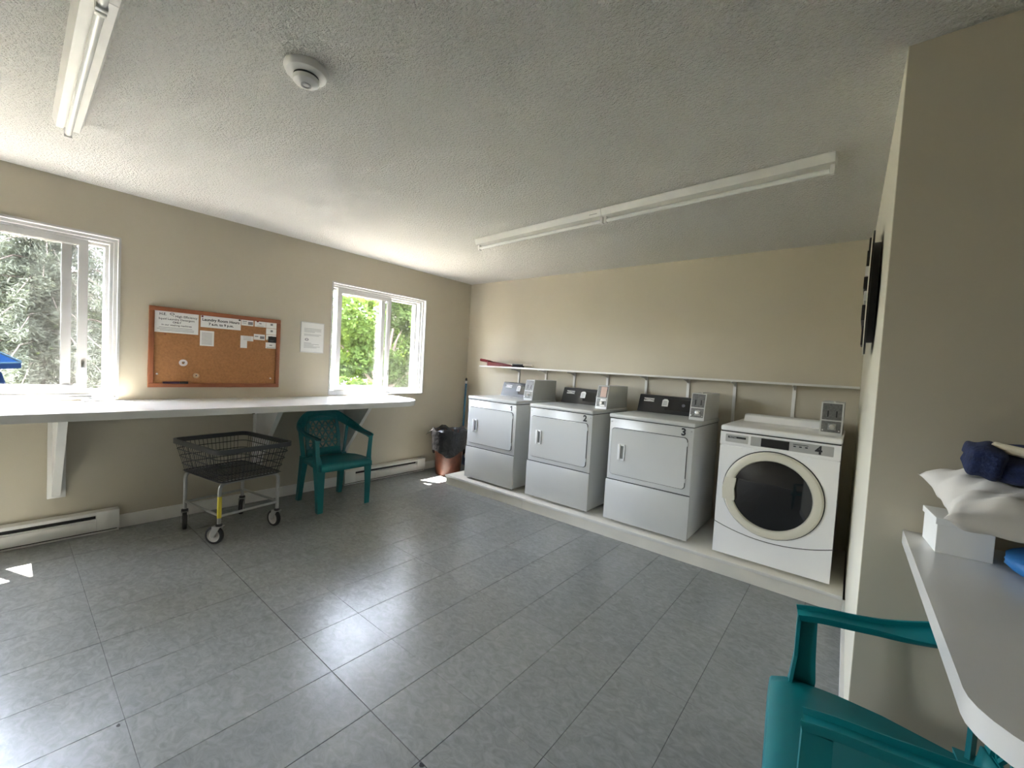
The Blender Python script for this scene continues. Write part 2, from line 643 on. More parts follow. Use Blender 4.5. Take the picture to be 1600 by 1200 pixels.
# baseboards
def baseboard(name, pts):
    b = B()
    b.poly_prism(pts[0], pts[1], pts[2], pts[3])
    return struct(b, name, M_WHITE)
prof = [(0.0, 0.001), (0.016, 0.001), (0.016, 0.065), (0.011, 0.078), (0.011, 0.092), (0.0, 0.095)]
b = B(); b.poly_prism(prof, 'y', -3.485, -1.72)
struct(b, 'baseboard_left', M_WHITE)
b = B(); b.poly_prism(prof, 'y', -0.66, 0.0)
struct(b, 'baseboard_corner', M_WHITE)
b = B(); b.poly_prism([(0.016, 0.001), (0.65, 0.001), (0.65, 0.09), (0.016, 0.09)], 'y', -0.016, 0.0)
struct(b, 'baseboard_back', M_WHITE)
b = B()
b.quads([(4.1425, -0.884, 0.001), (4.158, -0.884, 0.001), (4.158, -0.884, 0.09), (4.1425, -0.884, 0.09),
         (4.158, -2.228, 0.001), (4.172, -2.228, 0.001), (4.172, -2.228, 0.09), (4.158, -2.228, 0.09)],
        [(0, 1, 2, 3), (7, 6, 5, 4), (0, 4, 5, 1), (1, 5, 6, 2), (2, 6, 7, 3), (3, 7, 4, 0)])
struct(b, 'baseboard_alcove', M_WHITE)

# ------------------------------------------------------------------ windows
def window(n, y0, y1, sash_front, sash_rear, extra=None, screen=None):
    """Sliding window in the x=0 wall. sash_* = (ya, yb). Recess runs to x=-0.2."""
    b = B()
    R = lambda a, c, e, f: [(a, e), (c, e), (c, f), (a, f)]
    # jamb liner, then frame in steps
    b.ring_prism(R(y0, y1, WZ0, WZ1), R(y0 + .014, y1 - .014, WZ0 + .012, WZ1 - .014), 'x', -0.195, 0.006)
    root = struct(b, 'window_%d' % n, M_VINYL)
    b = B()
    b.ring_prism(R(y0 + .014, y1 - .014, WZ0 + .012, WZ1 - .014), R(y0 + .032, y1 - .032, WZ0 + .028, WZ1 - .032), 'x', -0.19, -0.035)
    b.ring_prism(R(y0 + .032, y1 - .032, WZ0 + .028, WZ1 - .032), R(y0 + .05, y1 - .05, WZ0 + .044, WZ1 - .048), 'x', -0.19, -0.062)
    b.ring_prism(R(y0 + .05, y1 - .05, WZ0 + .044, WZ1 - .048), R(y0 + .07, y1 - .07, WZ0 + .06, WZ1 - .066), 'x', -0.19, -0.125)
    b.obj('window_frame', M_VINYL, root)
    za, zb = WZ0 + .046, WZ1 - .05
    def sash(ya, yb, x, w=0.045, wt=0.04):
        s = B().ring_prism(R(ya, yb, za, zb), R(ya + w, yb - w, za + wt, zb - wt), 'x', x - 0.014, x + 0.014).obj('sash', M_VINYL, root)
        s2 = B().ring_prism(R(ya + w, yb - w, za + wt, zb - wt), R(ya + w + .004, yb - w - .004, za + wt + .004, zb - wt - .004), 'x', x - 0.006, x + 0.006).obj('glazing_seal', M_GREYM, s)
        B().box(x - 0.002, x + 0.002, ya + w, yb - w, za + wt, zb - wt).obj('pane', M_GLASS, s, smooth=False)
        return s
    s = sash(*sash_front, -0.078)
    B().box(-0.064, -0.052, sash_front[1] - .03, sash_front[1] - .012, 1.16, 1.22, bev=.003).obj('latch', M_CHROME, s)
    sash(*sash_rear, -0.112)
    B().box(-0.168, -0.166, y0 + .07, y1 - .07, za, zb).obj('storm_pane', M_GLASS, root, smooth=False)
    if extra:
        B().box(-0.176, -0.156, extra, extra + .022, za, zb).obj('storm_stile', M_VINYL, root)
    if screen:
        B().box(-0.1515, -0.1505, screen[0], screen[1], za, zb).obj('insect_screen', M_SCREEN, root, smooth=False)
    return root

window(2, *WINS[0], (-1.84, -1.20), (-1.83, -1.255), extra=-1.28, screen=(-1.21, -0.81))
window(1, *WINS[1], (-4.28, -3.658), (-4.27, -3.735), screen=(-3.925, -3.57))

window(3, *WINS[2], (-6.0, -5.36), (-6.53, -5.96))  # added window out of view, brightens the machines and near floor

# ------------------------------------------------------------------ platform
t = thing('machine_platform', 'low painted wooden platform running under the row of machines', 'platform', (0.655, -0.881, 0))
L = 4.142 - 0.655
B().box(0, 1.078, 0.004, 0.024, 0.0, 0.086).obj('front_board', M_PLAT, t)
B().box(1.081, L, 0.004, 0.024, 0.0, 0.086).obj('front_board', M_PLAT, t)
B().box(-0.004, L, 0.0, 0.878, 0.087, 0.106, bev=0.003).obj('top_board', M_PLAT, t)
B().box(0, 0.02, 0.026, 0.874, 0.0, 0.086).obj('end_board', M_PLAT, t)
B().box(-0.008, L, -0.006, 0.0, 0.084, 0.106, bev=0.002).obj('edge_strip', M_WHITE, t)
PZ = 0.106

# ------------------------------------------------------------------ coin box shared by all machines
def coin_box(par, x0, x1, yf, yb, z0, z1, sticker=None):
    zm = z0 + (z1 - z0) * 0.46
    prof = [(yf, z0), (yf + .012, zm), (yf + .04, z1), (yb, z1), (yb, z0)]
    b = B().poly_prism(prof, 'x', x0, x1)
    cbx = b.obj('coin_box', M_ENAMEL, par, smooth=False)
    w = x1 - x0
    def face(u0, u1, za, zb, off, th):
        # a plate lying on the (bent) front face between heights za..zb
        def yy(z):
            if z <= zm: return yf + .012 * (z - z0) / (zm - z0)
            return yf + .012 + .028 * (z - zm) / (z1 - zm)
        xa, xb = x0 + u0 * w, x0 + u1 * w
        ya, yb2 = yy(za) - off, yy(zb) - off
        return B().quads([(xa, ya, za), (xb, ya, za), (xb, yb2, zb), (xa, yb2, zb),
                          (xa, ya + th, za), (xb, ya + th, za), (xb, yb2 + th, zb), (xa, yb2 + th, zb)],
                         [(0, 1, 2, 3), (7, 6, 5, 4), (0, 4, 5, 1), (1, 5, 6, 2), (2, 6, 7, 3), (3, 7, 4, 0)])
    cp = mat('coin_plate_metal', (0.17, 0.17, 0.165), rough=0.42, metal=0.3, var=0.25, vscale=90)
    face(.07, .93, z0 + .022, zm - .004, .002, .004).obj('lower_plate', cp, cbx, smooth=False)
    face(.07, .93, zm + .004, z1 - .006, .002, .004).obj('upper_plate', cp, cbx, smooth=False)
    for u in (.30, .68):
        face(u, u + .055, zm + .022, zm + .062, .0045, .003).obj('coin_slot', M_GAP, cbx, smooth=False)
    zc = z0 + .022 + (zm - z0 - .026) * .5
    face(.36, .72, zc - .020, zc + .020, .006, .005).obj('lock_plate', M_GREYM, cbx, smooth=False)
    B().lathe([(0.016, 0), (0.016, -.014), (0.012, -.017), (0.0001, -.017)], (x0 + w * .54, yf + .002, zc), 'y', 20).obj('lock', M_CHROME, cbx)
    for u in (.14, .86):
        B().lathe([(0.005, 0), (0.004, -.003), (0.0001, -.004)], (x0 + w * u, yf - .001, z0 + .034), 'y', 10).obj('screw', M_CHROME, cbx)
    B().lathe([(0.008, 0), (0.007, .006), (0.0001, .007)], (x0 + w * .55, yf + .10, z1 - .001), 'z', 12).obj('top_screw', M_CHROME, cbx)
    if sticker == 'pink':
        face(.34, .86, zm + .012, z1 - .010, .006, .001).obj('price_sticker', mat('pink_sticker', (0.62, 0.45, 0.38), rough=.7), cbx, smooth=False)
        face(.42, .92, zm - .022, zm - .006, .006, .001).obj('price_sticker', M_PAPER, cbx, smooth=False)
        face(.40, .90, z0 + .026, z0 + .040, .006, .001).obj('price_sticker', M_PAPER, cbx, smooth=False)
    return cbx

# ------------------------------------------------------------------ dryers
def dryer(xl, num, label, sticker=None):
    t = thing('clothes_dryer', label, 'dryer', (xl + .34, -0.457, PZ), 0, 'white coin dryers on the platform')
    hw, yf, yb = .34, -.35, .35
    # body sits on four feet
    B().box(-hw + .004, hw - .004, yf + .006, yb, 0.022, .866, bev=.006).obj('body', M_ENAMEL, t)
    for sx in (-1, 1):
        for sy in (-1, 1):
            B().lathe([(.02, 0), (.02, .008), (.012, .010), (.012, .03)], (sx * .28, sy * .28, 0), 'z', 14).obj('foot', M_RUB, t)
    top = B().box(-hw - .002, hw + .002, yf - .004, yb, .869, .903, bev=.010, seg=3).obj('top', M_ENAMEL, t)
    B().box(-hw + .006, hw - .006, yf + .004, yb - .005, .864, .871).obj('top_gap', M_GAP, t, smooth=False)
    # lower access panel, proud of the body
    B().box(-hw, hw, yf - .006, yf + .02, 0.022, .354, bev=.006).obj('lower_panel', M_ENAMEL, t)
    B().box(-hw + .004, hw - .004, yf + .0015, yf + .01, .354, .360).obj('panel_gap', M_GAP, t, smooth=False)
    # door
    x0, x1, z0, z1 = -.308, .294, .402, .785
    B().poly_prism(rrect(x0 - .004, x1 + .004, z0 - .004, z1 + .004, .028), 'y', yf + .003, yf + .0075).obj('door_gasket', M_GAP, t)
    b = B()
    b.poly_prism(rrect(x0, x1, z0, z1, .025), 'y', yf - .003, yf + .004)
    d = b.obj('door', M_ENAMEL, t)
    hx0, hx1, hz0, hz1 = -.242, -.186, .530, .660
    B().ring_prism(rrect(hx0, hx1, hz0, hz1, .006), rrect(hx0 + .016, hx1 - .008, hz0 + .012, hz1 - .012, .004), 'y', yf - .013, yf - .002).obj('handle', M_WASH, d)
    B().box(hx0 + .014, hx1 - .006, yf - .004, yf - .003, hz0 + .01, hz1 - .01).obj('handle_recess', mat('grey_recess', (.22, .22, .21), rough=.5), d)
    B().box(hx0, hx0 + .020, yf - .020, yf - .002, hz0, hz1, bev=.004).obj('handle_bar', M_WASH, d)
    for zz in (z0 + .05, z1 - .06):
        B().box(x1 - .002, x1 + .008, yf - .004, yf + .004, zz, zz + .03, bev=.001, seg=1).obj('hinge', M_ENAMEL, d)
    for sx in (-1, 1):
        B().lathe([(.006, 0), (.006, -.003), (.0001, -.004)], (sx * (hw - .022), yf + .006, .838), 'y', 10).obj('screw', M_GREYM, t)
    if num == 1:
        B().poly_prism([(.268, .800), (.279, .800), (.279, .852), (.271, .852), (.255, .841), (.255, .831), (.268, .838)], 'y', yf + .0042, yf + .0052).obj('number', M_INK, t, smooth=False)
    else: text_obj('number', str(num), .074, M_INK, t, (.262, yf + .0048, .826), ROT_FRONT, bold=.0028)
    # control console
    cy0, cy1 = .157, .30
    b = B().poly_prism([(cy0, .903), (cy0 + .055, 1.056), (cy0 + .075, 1.060), (cy1, 1.055), (cy1, .903)], 'x', -.318, .21)
    con = b.obj('control_console', M_BLACK, t, smooth=False)
    ang = math.atan2(.055, .153)
    def on_con(x, s):
        return (x, cy0 + .055 * s - .0016, .903 + .153 * s)
    rot = (PI / 2 - ang, 0, 0)
    bd = B().box(-.047, .047, -.016, .016, 0, .0015).obj('badge', M_PAPER, con, on_con(-.225, .72), rot)
    text_obj('badge_lettering', 'MAYTAG', .025, M_INK, con, (on_con(-.225, .72)[0], on_con(-.225, .72)[1] - .0018, on_con(-.225, .72)[2] + .0006), rot, bold=.0006)
    B().box(-.10, .168, -.045, .055, 0, .0008).obj('control_overlay', mat('charcoal_overlay', (.012, .012, .014), rough=.12), con, on_con(.03, .5), rot)
    st = B().poly_prism([(-.027, -.034), (.027, -.034), (.027, .022), (.012, .034), (-.012, .034), (-.027, .022)], 'z', .0005, .0015)
    st.obj('instruction_sticker', M_PAPER, con, on_con(-.075, .62), rot, smooth=False)
    b = B()
    for k in range(4):
        b.box(-.018, .018, -.022 + k * .011, -.018 + k * .011, .0016, .0019)
    b.obj('sticker_print', M_INKG, con, on_con(-.075, .62), rot, smooth=False)
    B().lathe([(.014, 0), (.014, .004), (.0001, .005)], (0, 0, 0), 'z', 18).obj('dial', mat('dim_grey', (.09, .09, .10), rough=.3), con, on_con(.085, .55), rot)
    coin_box(t, .218, .330, -.093, .345, .903, 1.115, sticker)
    return t

dryer(0.868, 1, 'white coin dryer marked 1 beside the black-bagged bin')
dryer(1.712, 2, 'white coin dryer marked 2 with a pink price sticker on its coin box', 'pink')
dryer(2.548, 3, 'white coin dryer marked 3 next to the round-door washer')

# ------------------------------------------------------------------ washer
t = thing('washing_machine', 'white front-loading washer marked 4 with big round dark door', 'washer', (3.741, -0.457, PZ))
hw, yf, yb = .336, -.35, .35
B().box(-hw + .003, hw - .003, yf, yb, .02, .875, bev=.014, seg=3).obj('body', M_WASH, t)
for sx in (-1, 1):
    for sy in (-1, 1):
        B().lathe([(.022, 0), (.022, .008), (.012, .012), (.012, .03)], (sx * .27, sy * .28, 0), 'z', 14).obj('foot', M_RUB, t)
B().box(-hw - .002, hw + .002, yf - .008, yb, .882, .920, bev=.012, seg=3).obj('top', M_WASH, t)
B().box(-hw + .004, hw - .004, yf - .002, yb - .004, .872, .884).obj('top_gap', M_GAP, t, smooth=False)
# control fascia, bulging at the front
B().poly_prism([(yf + .02, .780), (yf - .006, .784), (yf - .014, .80), (yf - .010, .876), (yf + .02, .876)], 'x', -hw + .001, hw - .001).obj('fascia', M_WASH, t)
B().poly_prism(rrect(-.300, -.162, .808, .862, .004), 'y', yf - .0165, yf - .008).obj('brand_plate', mat('pale_grey_plate', (.50, .50, .49), rough=.4), t)
B().box(-.285, -.175, yf - .0178, yf - .0160, .836, .850).obj('brand_strip', M_INK, t, smooth=False)
text_obj('brand_lettering', 'MAYTAG', .011, M_PAPER, t, (-.255, yf - .0182, .843), ROT_FRONT)
fp = B().poly_prism(rrect(-.146, .300, .803, .864, .004), 'y', yf - .0165, yf - .008).obj('control_plate', mat('silver_grey_plate', (.42, .42, .41), rough=.4), t)
B().poly_prism(rrect(-.085, .072, .806, .861, .003), 'y', yf - .0185, yf - .015).obj('display', M_DOORGL, t)
B().box(.092, .172, yf - .0178, yf - .0160, .848, .852).obj('button_label', M_INK, t, smooth=False)
for k in range(3):
    B().box(.094 + k * .031, .108 + k * .031, yf - .0195, yf - .0160, .834, .841, bev=.001, seg=1).obj('button', M_BLACK, t)
text_obj('number', '4', .070, M_INK, t, (.226, yf - .0172, .831), ROT_FRONT, bold=.0026)
for sx, zz in ((-.138, .857), (.293, .857), (-.138, .810), (.293, .810)):
    B().lathe([(.004, 0), (.004, -.002), (.0001, -.003)], (sx, yf - .0165, zz), 'y', 8).obj('screw', M_GREYM, t)
# front shell seam line and lower curved panel
cz = .492
def seam(x): return .172 + .062 * (x / hw) ** 2
N = 24
xs = [-hw + .002 + (2 * hw - .004) * k / N for k in range(N + 1)]
pts = [(x, seam(x)) for x in xs] + [(hw - .002, .022), (-hw + .002, .022)]
B().poly_prism(pts, 'y', yf - .006, yf + .01).obj('lower_panel', M_WASH, t)
pts = [(x, seam(x) + .006) for x in xs] + [(x, seam(x) - .002) for x in xs[::-1]]
B().poly_prism(pts, 'y', yf - .001, yf + .004).obj('panel_gap', M_GAP, t, smooth=False)
pts = [(x, seam(x) + .0055) for x in xs] + [(hw - .002, .778), (-hw + .002, .778)]
B().poly_prism(pts, 'y', yf - .005, yf + .01).obj('front_panel', M_WASH, t)
# round door
dc = (-.008, yf, cz)
B().lathe([(.290, -.003), (.290, -.008), (.10, -.008), (.10, -.003)], dc, 'y', 64, close=True).obj('door_shadow_gap', M_GAP, t)
ring = B().lathe([(.284, -.004), (.284, -.022), (.274, -.036), (.252, -.042), (.232, -.036), (.226, -.024), (.226, -.004)], dc, 'y', 64, close=True).obj('door_ring', M_CREAM, t)
B().lathe([(.230, -.020), (.16, -.032), (.08, -.038), (.0001, -.040)], dc, 'y', 64).obj('door_glass', M_DOORGL, ring)
B().poly_prism([(dc[0] - .278, cz - .075), (dc[0] - .205, cz - .075), (dc[0] - .205, cz - .055), (dc[0] - .212, cz), (dc[0] - .205, cz + .06), (dc[0] - .205, cz + .075), (dc[0] - .272, cz + .075), (dc[0] - .284, cz)], 'y', yf - .047, yf - .02).obj('handle', M_CREAM, ring)
# low riser at the back of the top
B().poly_prism([(.16, .915), (.19, .966), (.21, .974), (.30, .974), (.34, .915)], 'x', -hw + .045, hw - .015).obj('back_riser', M_WASH, t)
coin_box(t, .212, .328, -.235, .20, .918, 1.128)

# ------------------------------------------------------------------ wall shelf with brackets
t = thing('wall_shelf', 'long narrow white shelf on brackets above the dryers', 'shelf', (0.42, 0, 1.32))
B().box(0, 4.140 - .42, -.205, -.006, .008, .026, bev=.002).obj('shelf_board', M_LAM, t)
for bx in (.919, 1.32, 1.705, 2.106, 2.524, 2.922, 3.31, 3.739):
    x = bx - .42
    tr = B().box(x - .012, x + .012, -.014, -.001, -.42, .012).obj('wall_track', M_WHITE, t)
    B().poly_prism([(-.014, .007), (-.170, .007), (-.170, .0), (-.09, -.010), (-.014, -.034)], 'x', x - .003, x + .003).obj('bracket', M_WHITE, tr, smooth=False)

# dustpan and brush on the shelf
t = thing('dustpan', 'red dustpan lying on the left end of the wall shelf', 'dustpan', (0.66, -0.115, 1.346), 0.06)
b = B()
sec = []
for (x, hw2, zt, zb) in ((-.13, .055, .055, .0), (-.10, .085, .052, .0), (0, .10, .042, .0), (.12, .105, .026, .0), (.16, .106, .006, .0)):
    sec.append([(x, -hw2, zt), (x, -hw2, zb), (x, hw2, zb), (x, hw2, zt), (x, hw2 - .006, zt), (x, hw2 - .006, zb + .006 if zt > .01 else zb + .003), (x, -hw2 + .006, zb + .006 if zt > .01 else zb + .003), (x, -hw2 + .006, zt)])
vs_, fs_ = [], []
for s in sec: vs_ += s
for i in range(len(sec) - 1):
    for k in range(8):
        a = i * 8
        fs_.append((a + k, a + (k + 1) % 8, a + 8 + (k + 1) % 8, a + 8 + k))
fs_.append(tuple(range(8))[::-1])
fs_.append(tuple(range(len(sec) * 8 - 8, len(sec) * 8)))
b.quads(vs_, fs_)
b.obj('pan', M_RED, t, smooth=False)
B().box(-.135, -.125, -.055, .055, 0, .058, bev=.002).obj('back_rim', M_RED, t)
B().tube(catmull([(-.12, 0, .048), (-.18, 0, .058), (-.25, 0, .066), (-.285, 0, .070)], 4), [.017] * 13, 10).obj('handle', M_RED, t)
t = thing('hand_brush', 'small black hand brush with pale handle beside the red dustpan', 'brush', (0.95, -0.05, 1.346), 0.05)
B().box(-.10, .06, -.018, .018, .022, .040, bev=.005).obj('brush_back', M_BLACK, t)
B().box(-.098, .058, -.016, .016, 0, .022).obj('bristles', mat('dark_bristle', (.03, .02, .02), rough=.9, bump=.8, bscale=200, bdist=.004), t)
B().tube([(.06, 0, .031), (.13, 0, .030), (.19, 0, .026)], [.012, .010, .012], 10).obj('handle', mat('pale_handle', (.55, .5, .42), rough=.5), t)

# broom with a blue handle in the corner
t = thing('broom', 'blue-handled broom standing upright in the corner behind dryer 1', 'broom', (0.062, -0.085, 0.0))
B().tube([(0, 0, .10), (0, .01, .65), (0, .02, 1.09)], .0145, 12).obj('handle', M_BLUE, t)
B().tube([(0, .02, 1.088), (0, .0205, 1.125)], .0155, 12).obj('grip_ring', M_PAPER, t)
B().tube([(0, .0205, 1.124), (0, .021, 1.155), (0, .021, 1.165)], [.0145, .014, .006], 12).obj('tip', M_BLACK, t)
B().poly_prism([(-.03, .13), (.03, .13), (.045, .09), (.16, .0), (-.03, .0), (-.04, .09)], 'y', -.02, .02).obj('bristle_head', mat('broom_bristle', (.05, .07, .12), rough=.9), t, smooth=False)

# ------------------------------------------------------------------ waste bin
t = thing('waste_bin', 'brown plastic waste bin lined with a black bag in the corner', 'bin', (0.335, -0.565, 0.0))
n = 28
B().lathe([(.145, 0), (.150, .01), (.188, .50), (.196, .505), (.196, .52), (.186, .52), (.146, .02), (.0001, .015)], (0, 0, 0), 'z', 36).obj('bucket', M_BIN, t)
random.seed(8)
b = B()
prof = [(.140, .34), (.172, .45), (.180, .530), (.198, .552), (.212, .535), (.210, .47), (.203, .38), (.196, .27)]
rings = []
for pi_, (r, h) in enumerate(prof):
    ring = []
    for k in range(n):
        a = 2 * PI * k / n
        wob = .010 * math.sin(7 * a + pi_) + random.uniform(-.006, .006)
        dz = random.uniform(-.008, .008)
        if pi_ >= 5:
            dz += .05 * math.sin(3 * a + .8) * (pi_ - 4) / 3 + random.uniform(-.02, .02)
        if pi_ in (2, 3): dz += .016 * math.sin(5 * a) + .010 * math.sin(9 * a + 1)
        rr = r + (wob if pi_ in (0, 1) else abs(wob))
        ring.append((rr * math.cos(a), rr * math.sin(a), h + dz))
    rings.append(ring)
vs_ = [p for rg in rings for p in rg]
fs_ = [(i * n + k, i * n + (k + 1) % n, (i + 1) * n + (k + 1) % n, (i + 1) * n + k) for i in range(len(prof) - 1) for k in range(n)]
b.quads(vs_, fs_)
bag = b.obj('bag_liner', M_BAG, t)
b = B()
fl_ = []
for k in range(5):
    a = math.radians(205 + 9 * k)
    fl_.append((.203 * math.cos(a), .203 * math.sin(a), .545 + .01 * math.sin(2 * k)))
tip = (.285 * math.cos(math.radians(226)), .285 * math.sin(math.radians(226)), .470)
b.quads(fl_ + [tip], [(k, k + 1, 5) for k in range(4)])
o = b.obj('bag_flap', M_BAG, bag)
md = o.modifiers.new('thickness', 'SOLIDIFY'); md.thickness = .004

# ------------------------------------------------------------------ window counter
b = B()
ex = []
for k in range(13):
    a = math.radians(90 * k / 12)
    ex.append((.735 - .42 + .42 * math.cos(a), -1.60 + .39 * math.sin(a)))
pts = [(0.001, -4.065), (.735, -4.065)] + ex + [(0.001, -1.205)]
ctop, cbot = .945, .898
t = thing('window_counter', 'long white wall-mounted folding counter under the two windows', 'counter', (0, -2.6, 0))
b.poly_prism([(x, y + 2.6) for x, y in pts], 'z', cbot, ctop)
b.obj('counter_top', M_LAM, t, angle=25)
B().box(.726, .7355, -.275, -.255, cbot - .004, cbot + .004, bev=.002, seg=1).obj('chip', mat('bare_chipboard', (.12, .09, .06), rough=.9), t)
for yb_, zb_ in ((-3.80, .29), (-2.575, .33), (-1.775, .33)):
    y = yb_ + 2.6
    cl = B().box(.002, .022, y - .043, y + .043, zb_, cbot, bev=.002).obj('wall_cleat', M_WHITE, t)
    B().poly_prism([(.022, cbot - .002), (.50, cbot - .002), (.49, cbot - .022), (.03, zb_ + .015), (.022, zb_ + .015)], 'y', y - (.022 if yb_ < -2 else -.004), y + (.018 if yb_ < -2 else .040)).obj('gusset', M_WHITE, cl, smooth=False)
# small soap-like block on the sill end of the counter
tag(B().box(-.035, .035, -.06, .06, 0, .012, bev=.004).obj('sponge', M_PAPER, None, (.055, -3.63, .9455)), 'thin white block lying on the counter by the left window', 'block')

# ------------------------------------------------------------------ electric baseboard heaters
def heater(y0, y1, label):
    t = thing('baseboard_heater', label, 'heater', (0, (y0 + y1) / 2, 0), 0, 'white electric baseboard heaters')
    h = (y1 - y0) / 2
    B().poly_prism([(.001, .02), (.052, .02), (.060, .032), (.060, .095), (.050, .100), (.050, .104), (.001, .104)], 'y', -h, h).obj('lower_cover', M_WHITE, t)
    B().poly_prism([(.001, .132), (.058, .132), (.062, .138), (.060, .154), (.040, .160), (.001, .160)], 'y', -h, h).obj('top_hood', M_WHITE, t)
    B().box(.001, .030, -h + .12, h - .12, .104, .132).obj('grille_gap', M_GAP, t, smooth=False)
    for s in (-1, 1):
        B().box(.001, .064, s * (h - .06) - .06, s * (h - .06) + .06, .022, .158, bev=.004).obj('end_box', M_WHITE, t)
    B().poly_prism([(.001, .001), (.050, .001), (.054, .012), (.001, .012)], 'y', -h, h).obj('bottom_plate', M_WHITE, t)
    B().box(.001, .046, -h + .01, h - .01, .012, .022).obj('bottom_gap', M_GAP, t, smooth=False)
    return t
heater(-5.10, -3.49, 'white baseboard heater on the wall below the left window')
heater(-1.755, -0.70, 'white baseboard heater between the green chair and the bin')

# ------------------------------------------------------------------ cork board and papers
t = thing('cork_board', 'brown framed cork notice board between the two windows', 'notice board', (0.0, -2.88, 1.345))
Y0, Y1, Z0, Z1 = -.4625, .4625, -.308, .308
fw = .033
for (a, c, e, f) in ((Y0, Y1, Z1 - fw, Z1), (Y0, Y1, Z0, Z0 + fw), (Y0, Y0 + fw, Z0 + fw, Z1 - fw), (Y1 - fw, Y1, Z0 + fw, Z1 - fw)):
    B().box(.001, .018, a, c, e, f, bev=.003).obj('frame_bar', M_OAK, t)
B().box(.001, .008, Y0 + fw - .002, Y1 - fw + .002, Z0 + fw - .002, Z1 - fw + .002).obj('cork_panel', M_CORK, t, smooth=False)

def paper(name, y0, y1, z0, z1, label, x=.0085, m=None, tilt=0.0, cat='paper', group=None, lines=(), texts=(), th=.0008):
    """A sheet against the x=0 wall. lines: (y0,y1,z) fractions; texts: (string, cy, cz, size)."""
    m = m or M_PAPER
    cy, cz = (y0 + y1) / 2, (z0 + z1) / 2
    w, h = y1 - y0, z1 - z0
    t = thing(name, label, cat, (x, cy, cz), 0, group)
    t.rotation_euler = (tilt, 0, 0)
    B().box(0, th, -w / 2, w / 2, -h / 2, h / 2).obj('sheet', m, t, smooth=False)
    if lines:
        b = B()
        for (u0, u1, v, hh) in lines:
            b.box(th, th + .0003, -w / 2 + u0 * w, -w / 2 + u1 * w, -h / 2 + v * h - hh / 2, -h / 2 + v * h + hh / 2)
        b.obj('print', M_INKG, t, smooth=False)
    for (s, u, v, size, bold) in texts:
        text_obj('lettering', s, size, M_INK, t, (th + .0004, -w / 2 + u * w, -h / 2 + v * h), ROT_XFACE, bold=bold, depth=.0001)
    return t

G = 'papers pinned to the cork board'
p = paper('notice_sheet', -3.323, -3.036, 1.459, 1.625, 'largest white notice, top left on the cork board', group=G,
      lines=((.14, .86, .235, .003), (.10, .90, .165, .003), (.16, .90, .10, .003)),
      texts=(('H.E.', .22, .84, .026, .0004), ('- High Efficiency', .70, .78, .024, .0002), ('liquid Laundry Detergent', .52, .63, .022, .0002), ('ONLY', .52, .49, .020, .0004), ('in our washing machines', .52, .36, .019, .0002)))
B().ring_prism(circle(-.025, .062, .015, 20, .010), circle(-.025, .062, .009, 20, .005), 'x', .0008, .0012).obj('emblem', M_INKG, p)
paper('hours_sign', -3.022, -2.737, 1.526, 1.625, 'white sign with laundry room hours on the cork board', group=G,
      texts=(('Laundry Room Hours', .50, .62, .030, .0009), ('7 a.m. to 9 p.m.', .50, .28, .028, .0009)))
paper('note_sheet', -3.024, -2.928, 1.375, 1.498, 'square typed note under the laundry hours sign', group=G,
      lines=tuple((.12, .86, .86 - .075 * k, .0025) for k in range(11)))
cards = [
    ('business_card', -2.733, -2.640, 1.572, 1.622, 'business card touching the right end of the hours sign', ((.08, .45, .7, .006), (.08, .4, .4, .004), (.55, .95, .45, .026))),
    ('business_card', -2.630, -2.540, 1.572, 1.626, 'business card second from right in the top row', ((.4, .6, .55, .008), (.2, .8, .15, .003))),
    ('business_card', -2.538, -2.448, 1.570, 1.626, 'business card with dark emblem in the top right corner of the board', ((.40, .62, .58, .018),)),
    ('business_card', -2.536, -2.447, 1.514, 1.567, 'business card with dark emblem just under the corner card', ((.40, .62, .58, .018),)),
    ('business_card', -2.536, -2.448, 1.463, 1.511, 'white business card directly above the black card', ((.42, .58, .65, .010), (.1, .9, .12, .004))),
    ('business_card', -2.537, -2.450, 1.388, 1.441, 'lowest business card, just below the black card', ((.35, .62, .55, .008), (.1, .9, .12, .004))),
    ('business_card', -2.634, -2.545, 1.457, 1.507, 'business card with picture left of the card column', ((.08, .4, .6, .008), (.55, .95, .45, .024))),
]
for (nm, a, c, e, f, lb, ln) in cards:
    paper(nm, a, c, e, f, lb, cat='card', group='business cards on the cork board', lines=ln)
paper('business_card', -2.518, -2.447, 1.441, 1.497, 'small black business card in the right column of cards', cat='card', group='business cards on the cork board', m=M_BLACK, x=.0095,
      lines=((.2, .7, .35, .002), (.2, .6, .25, .002)))
t = thing('torn_note', 'torn L-shaped white note in the middle right of the board', 'paper', (.0085, -2.685, 1.43), 0, G)
B().poly_prism([(-.051, .054), (.048, .054), (.048, .010), (.0, .010), (.0, -.052), (-.051, -.052)], 'x', 0, .0008).obj('sheet', M_PAPER, t, smooth=False)
b = B()
for k in range(3): b.box(.0008, .0011, -.03, .03, .044 - k * .012, .046 - k * .012)
b.obj('print', M_INKG, t, smooth=False)
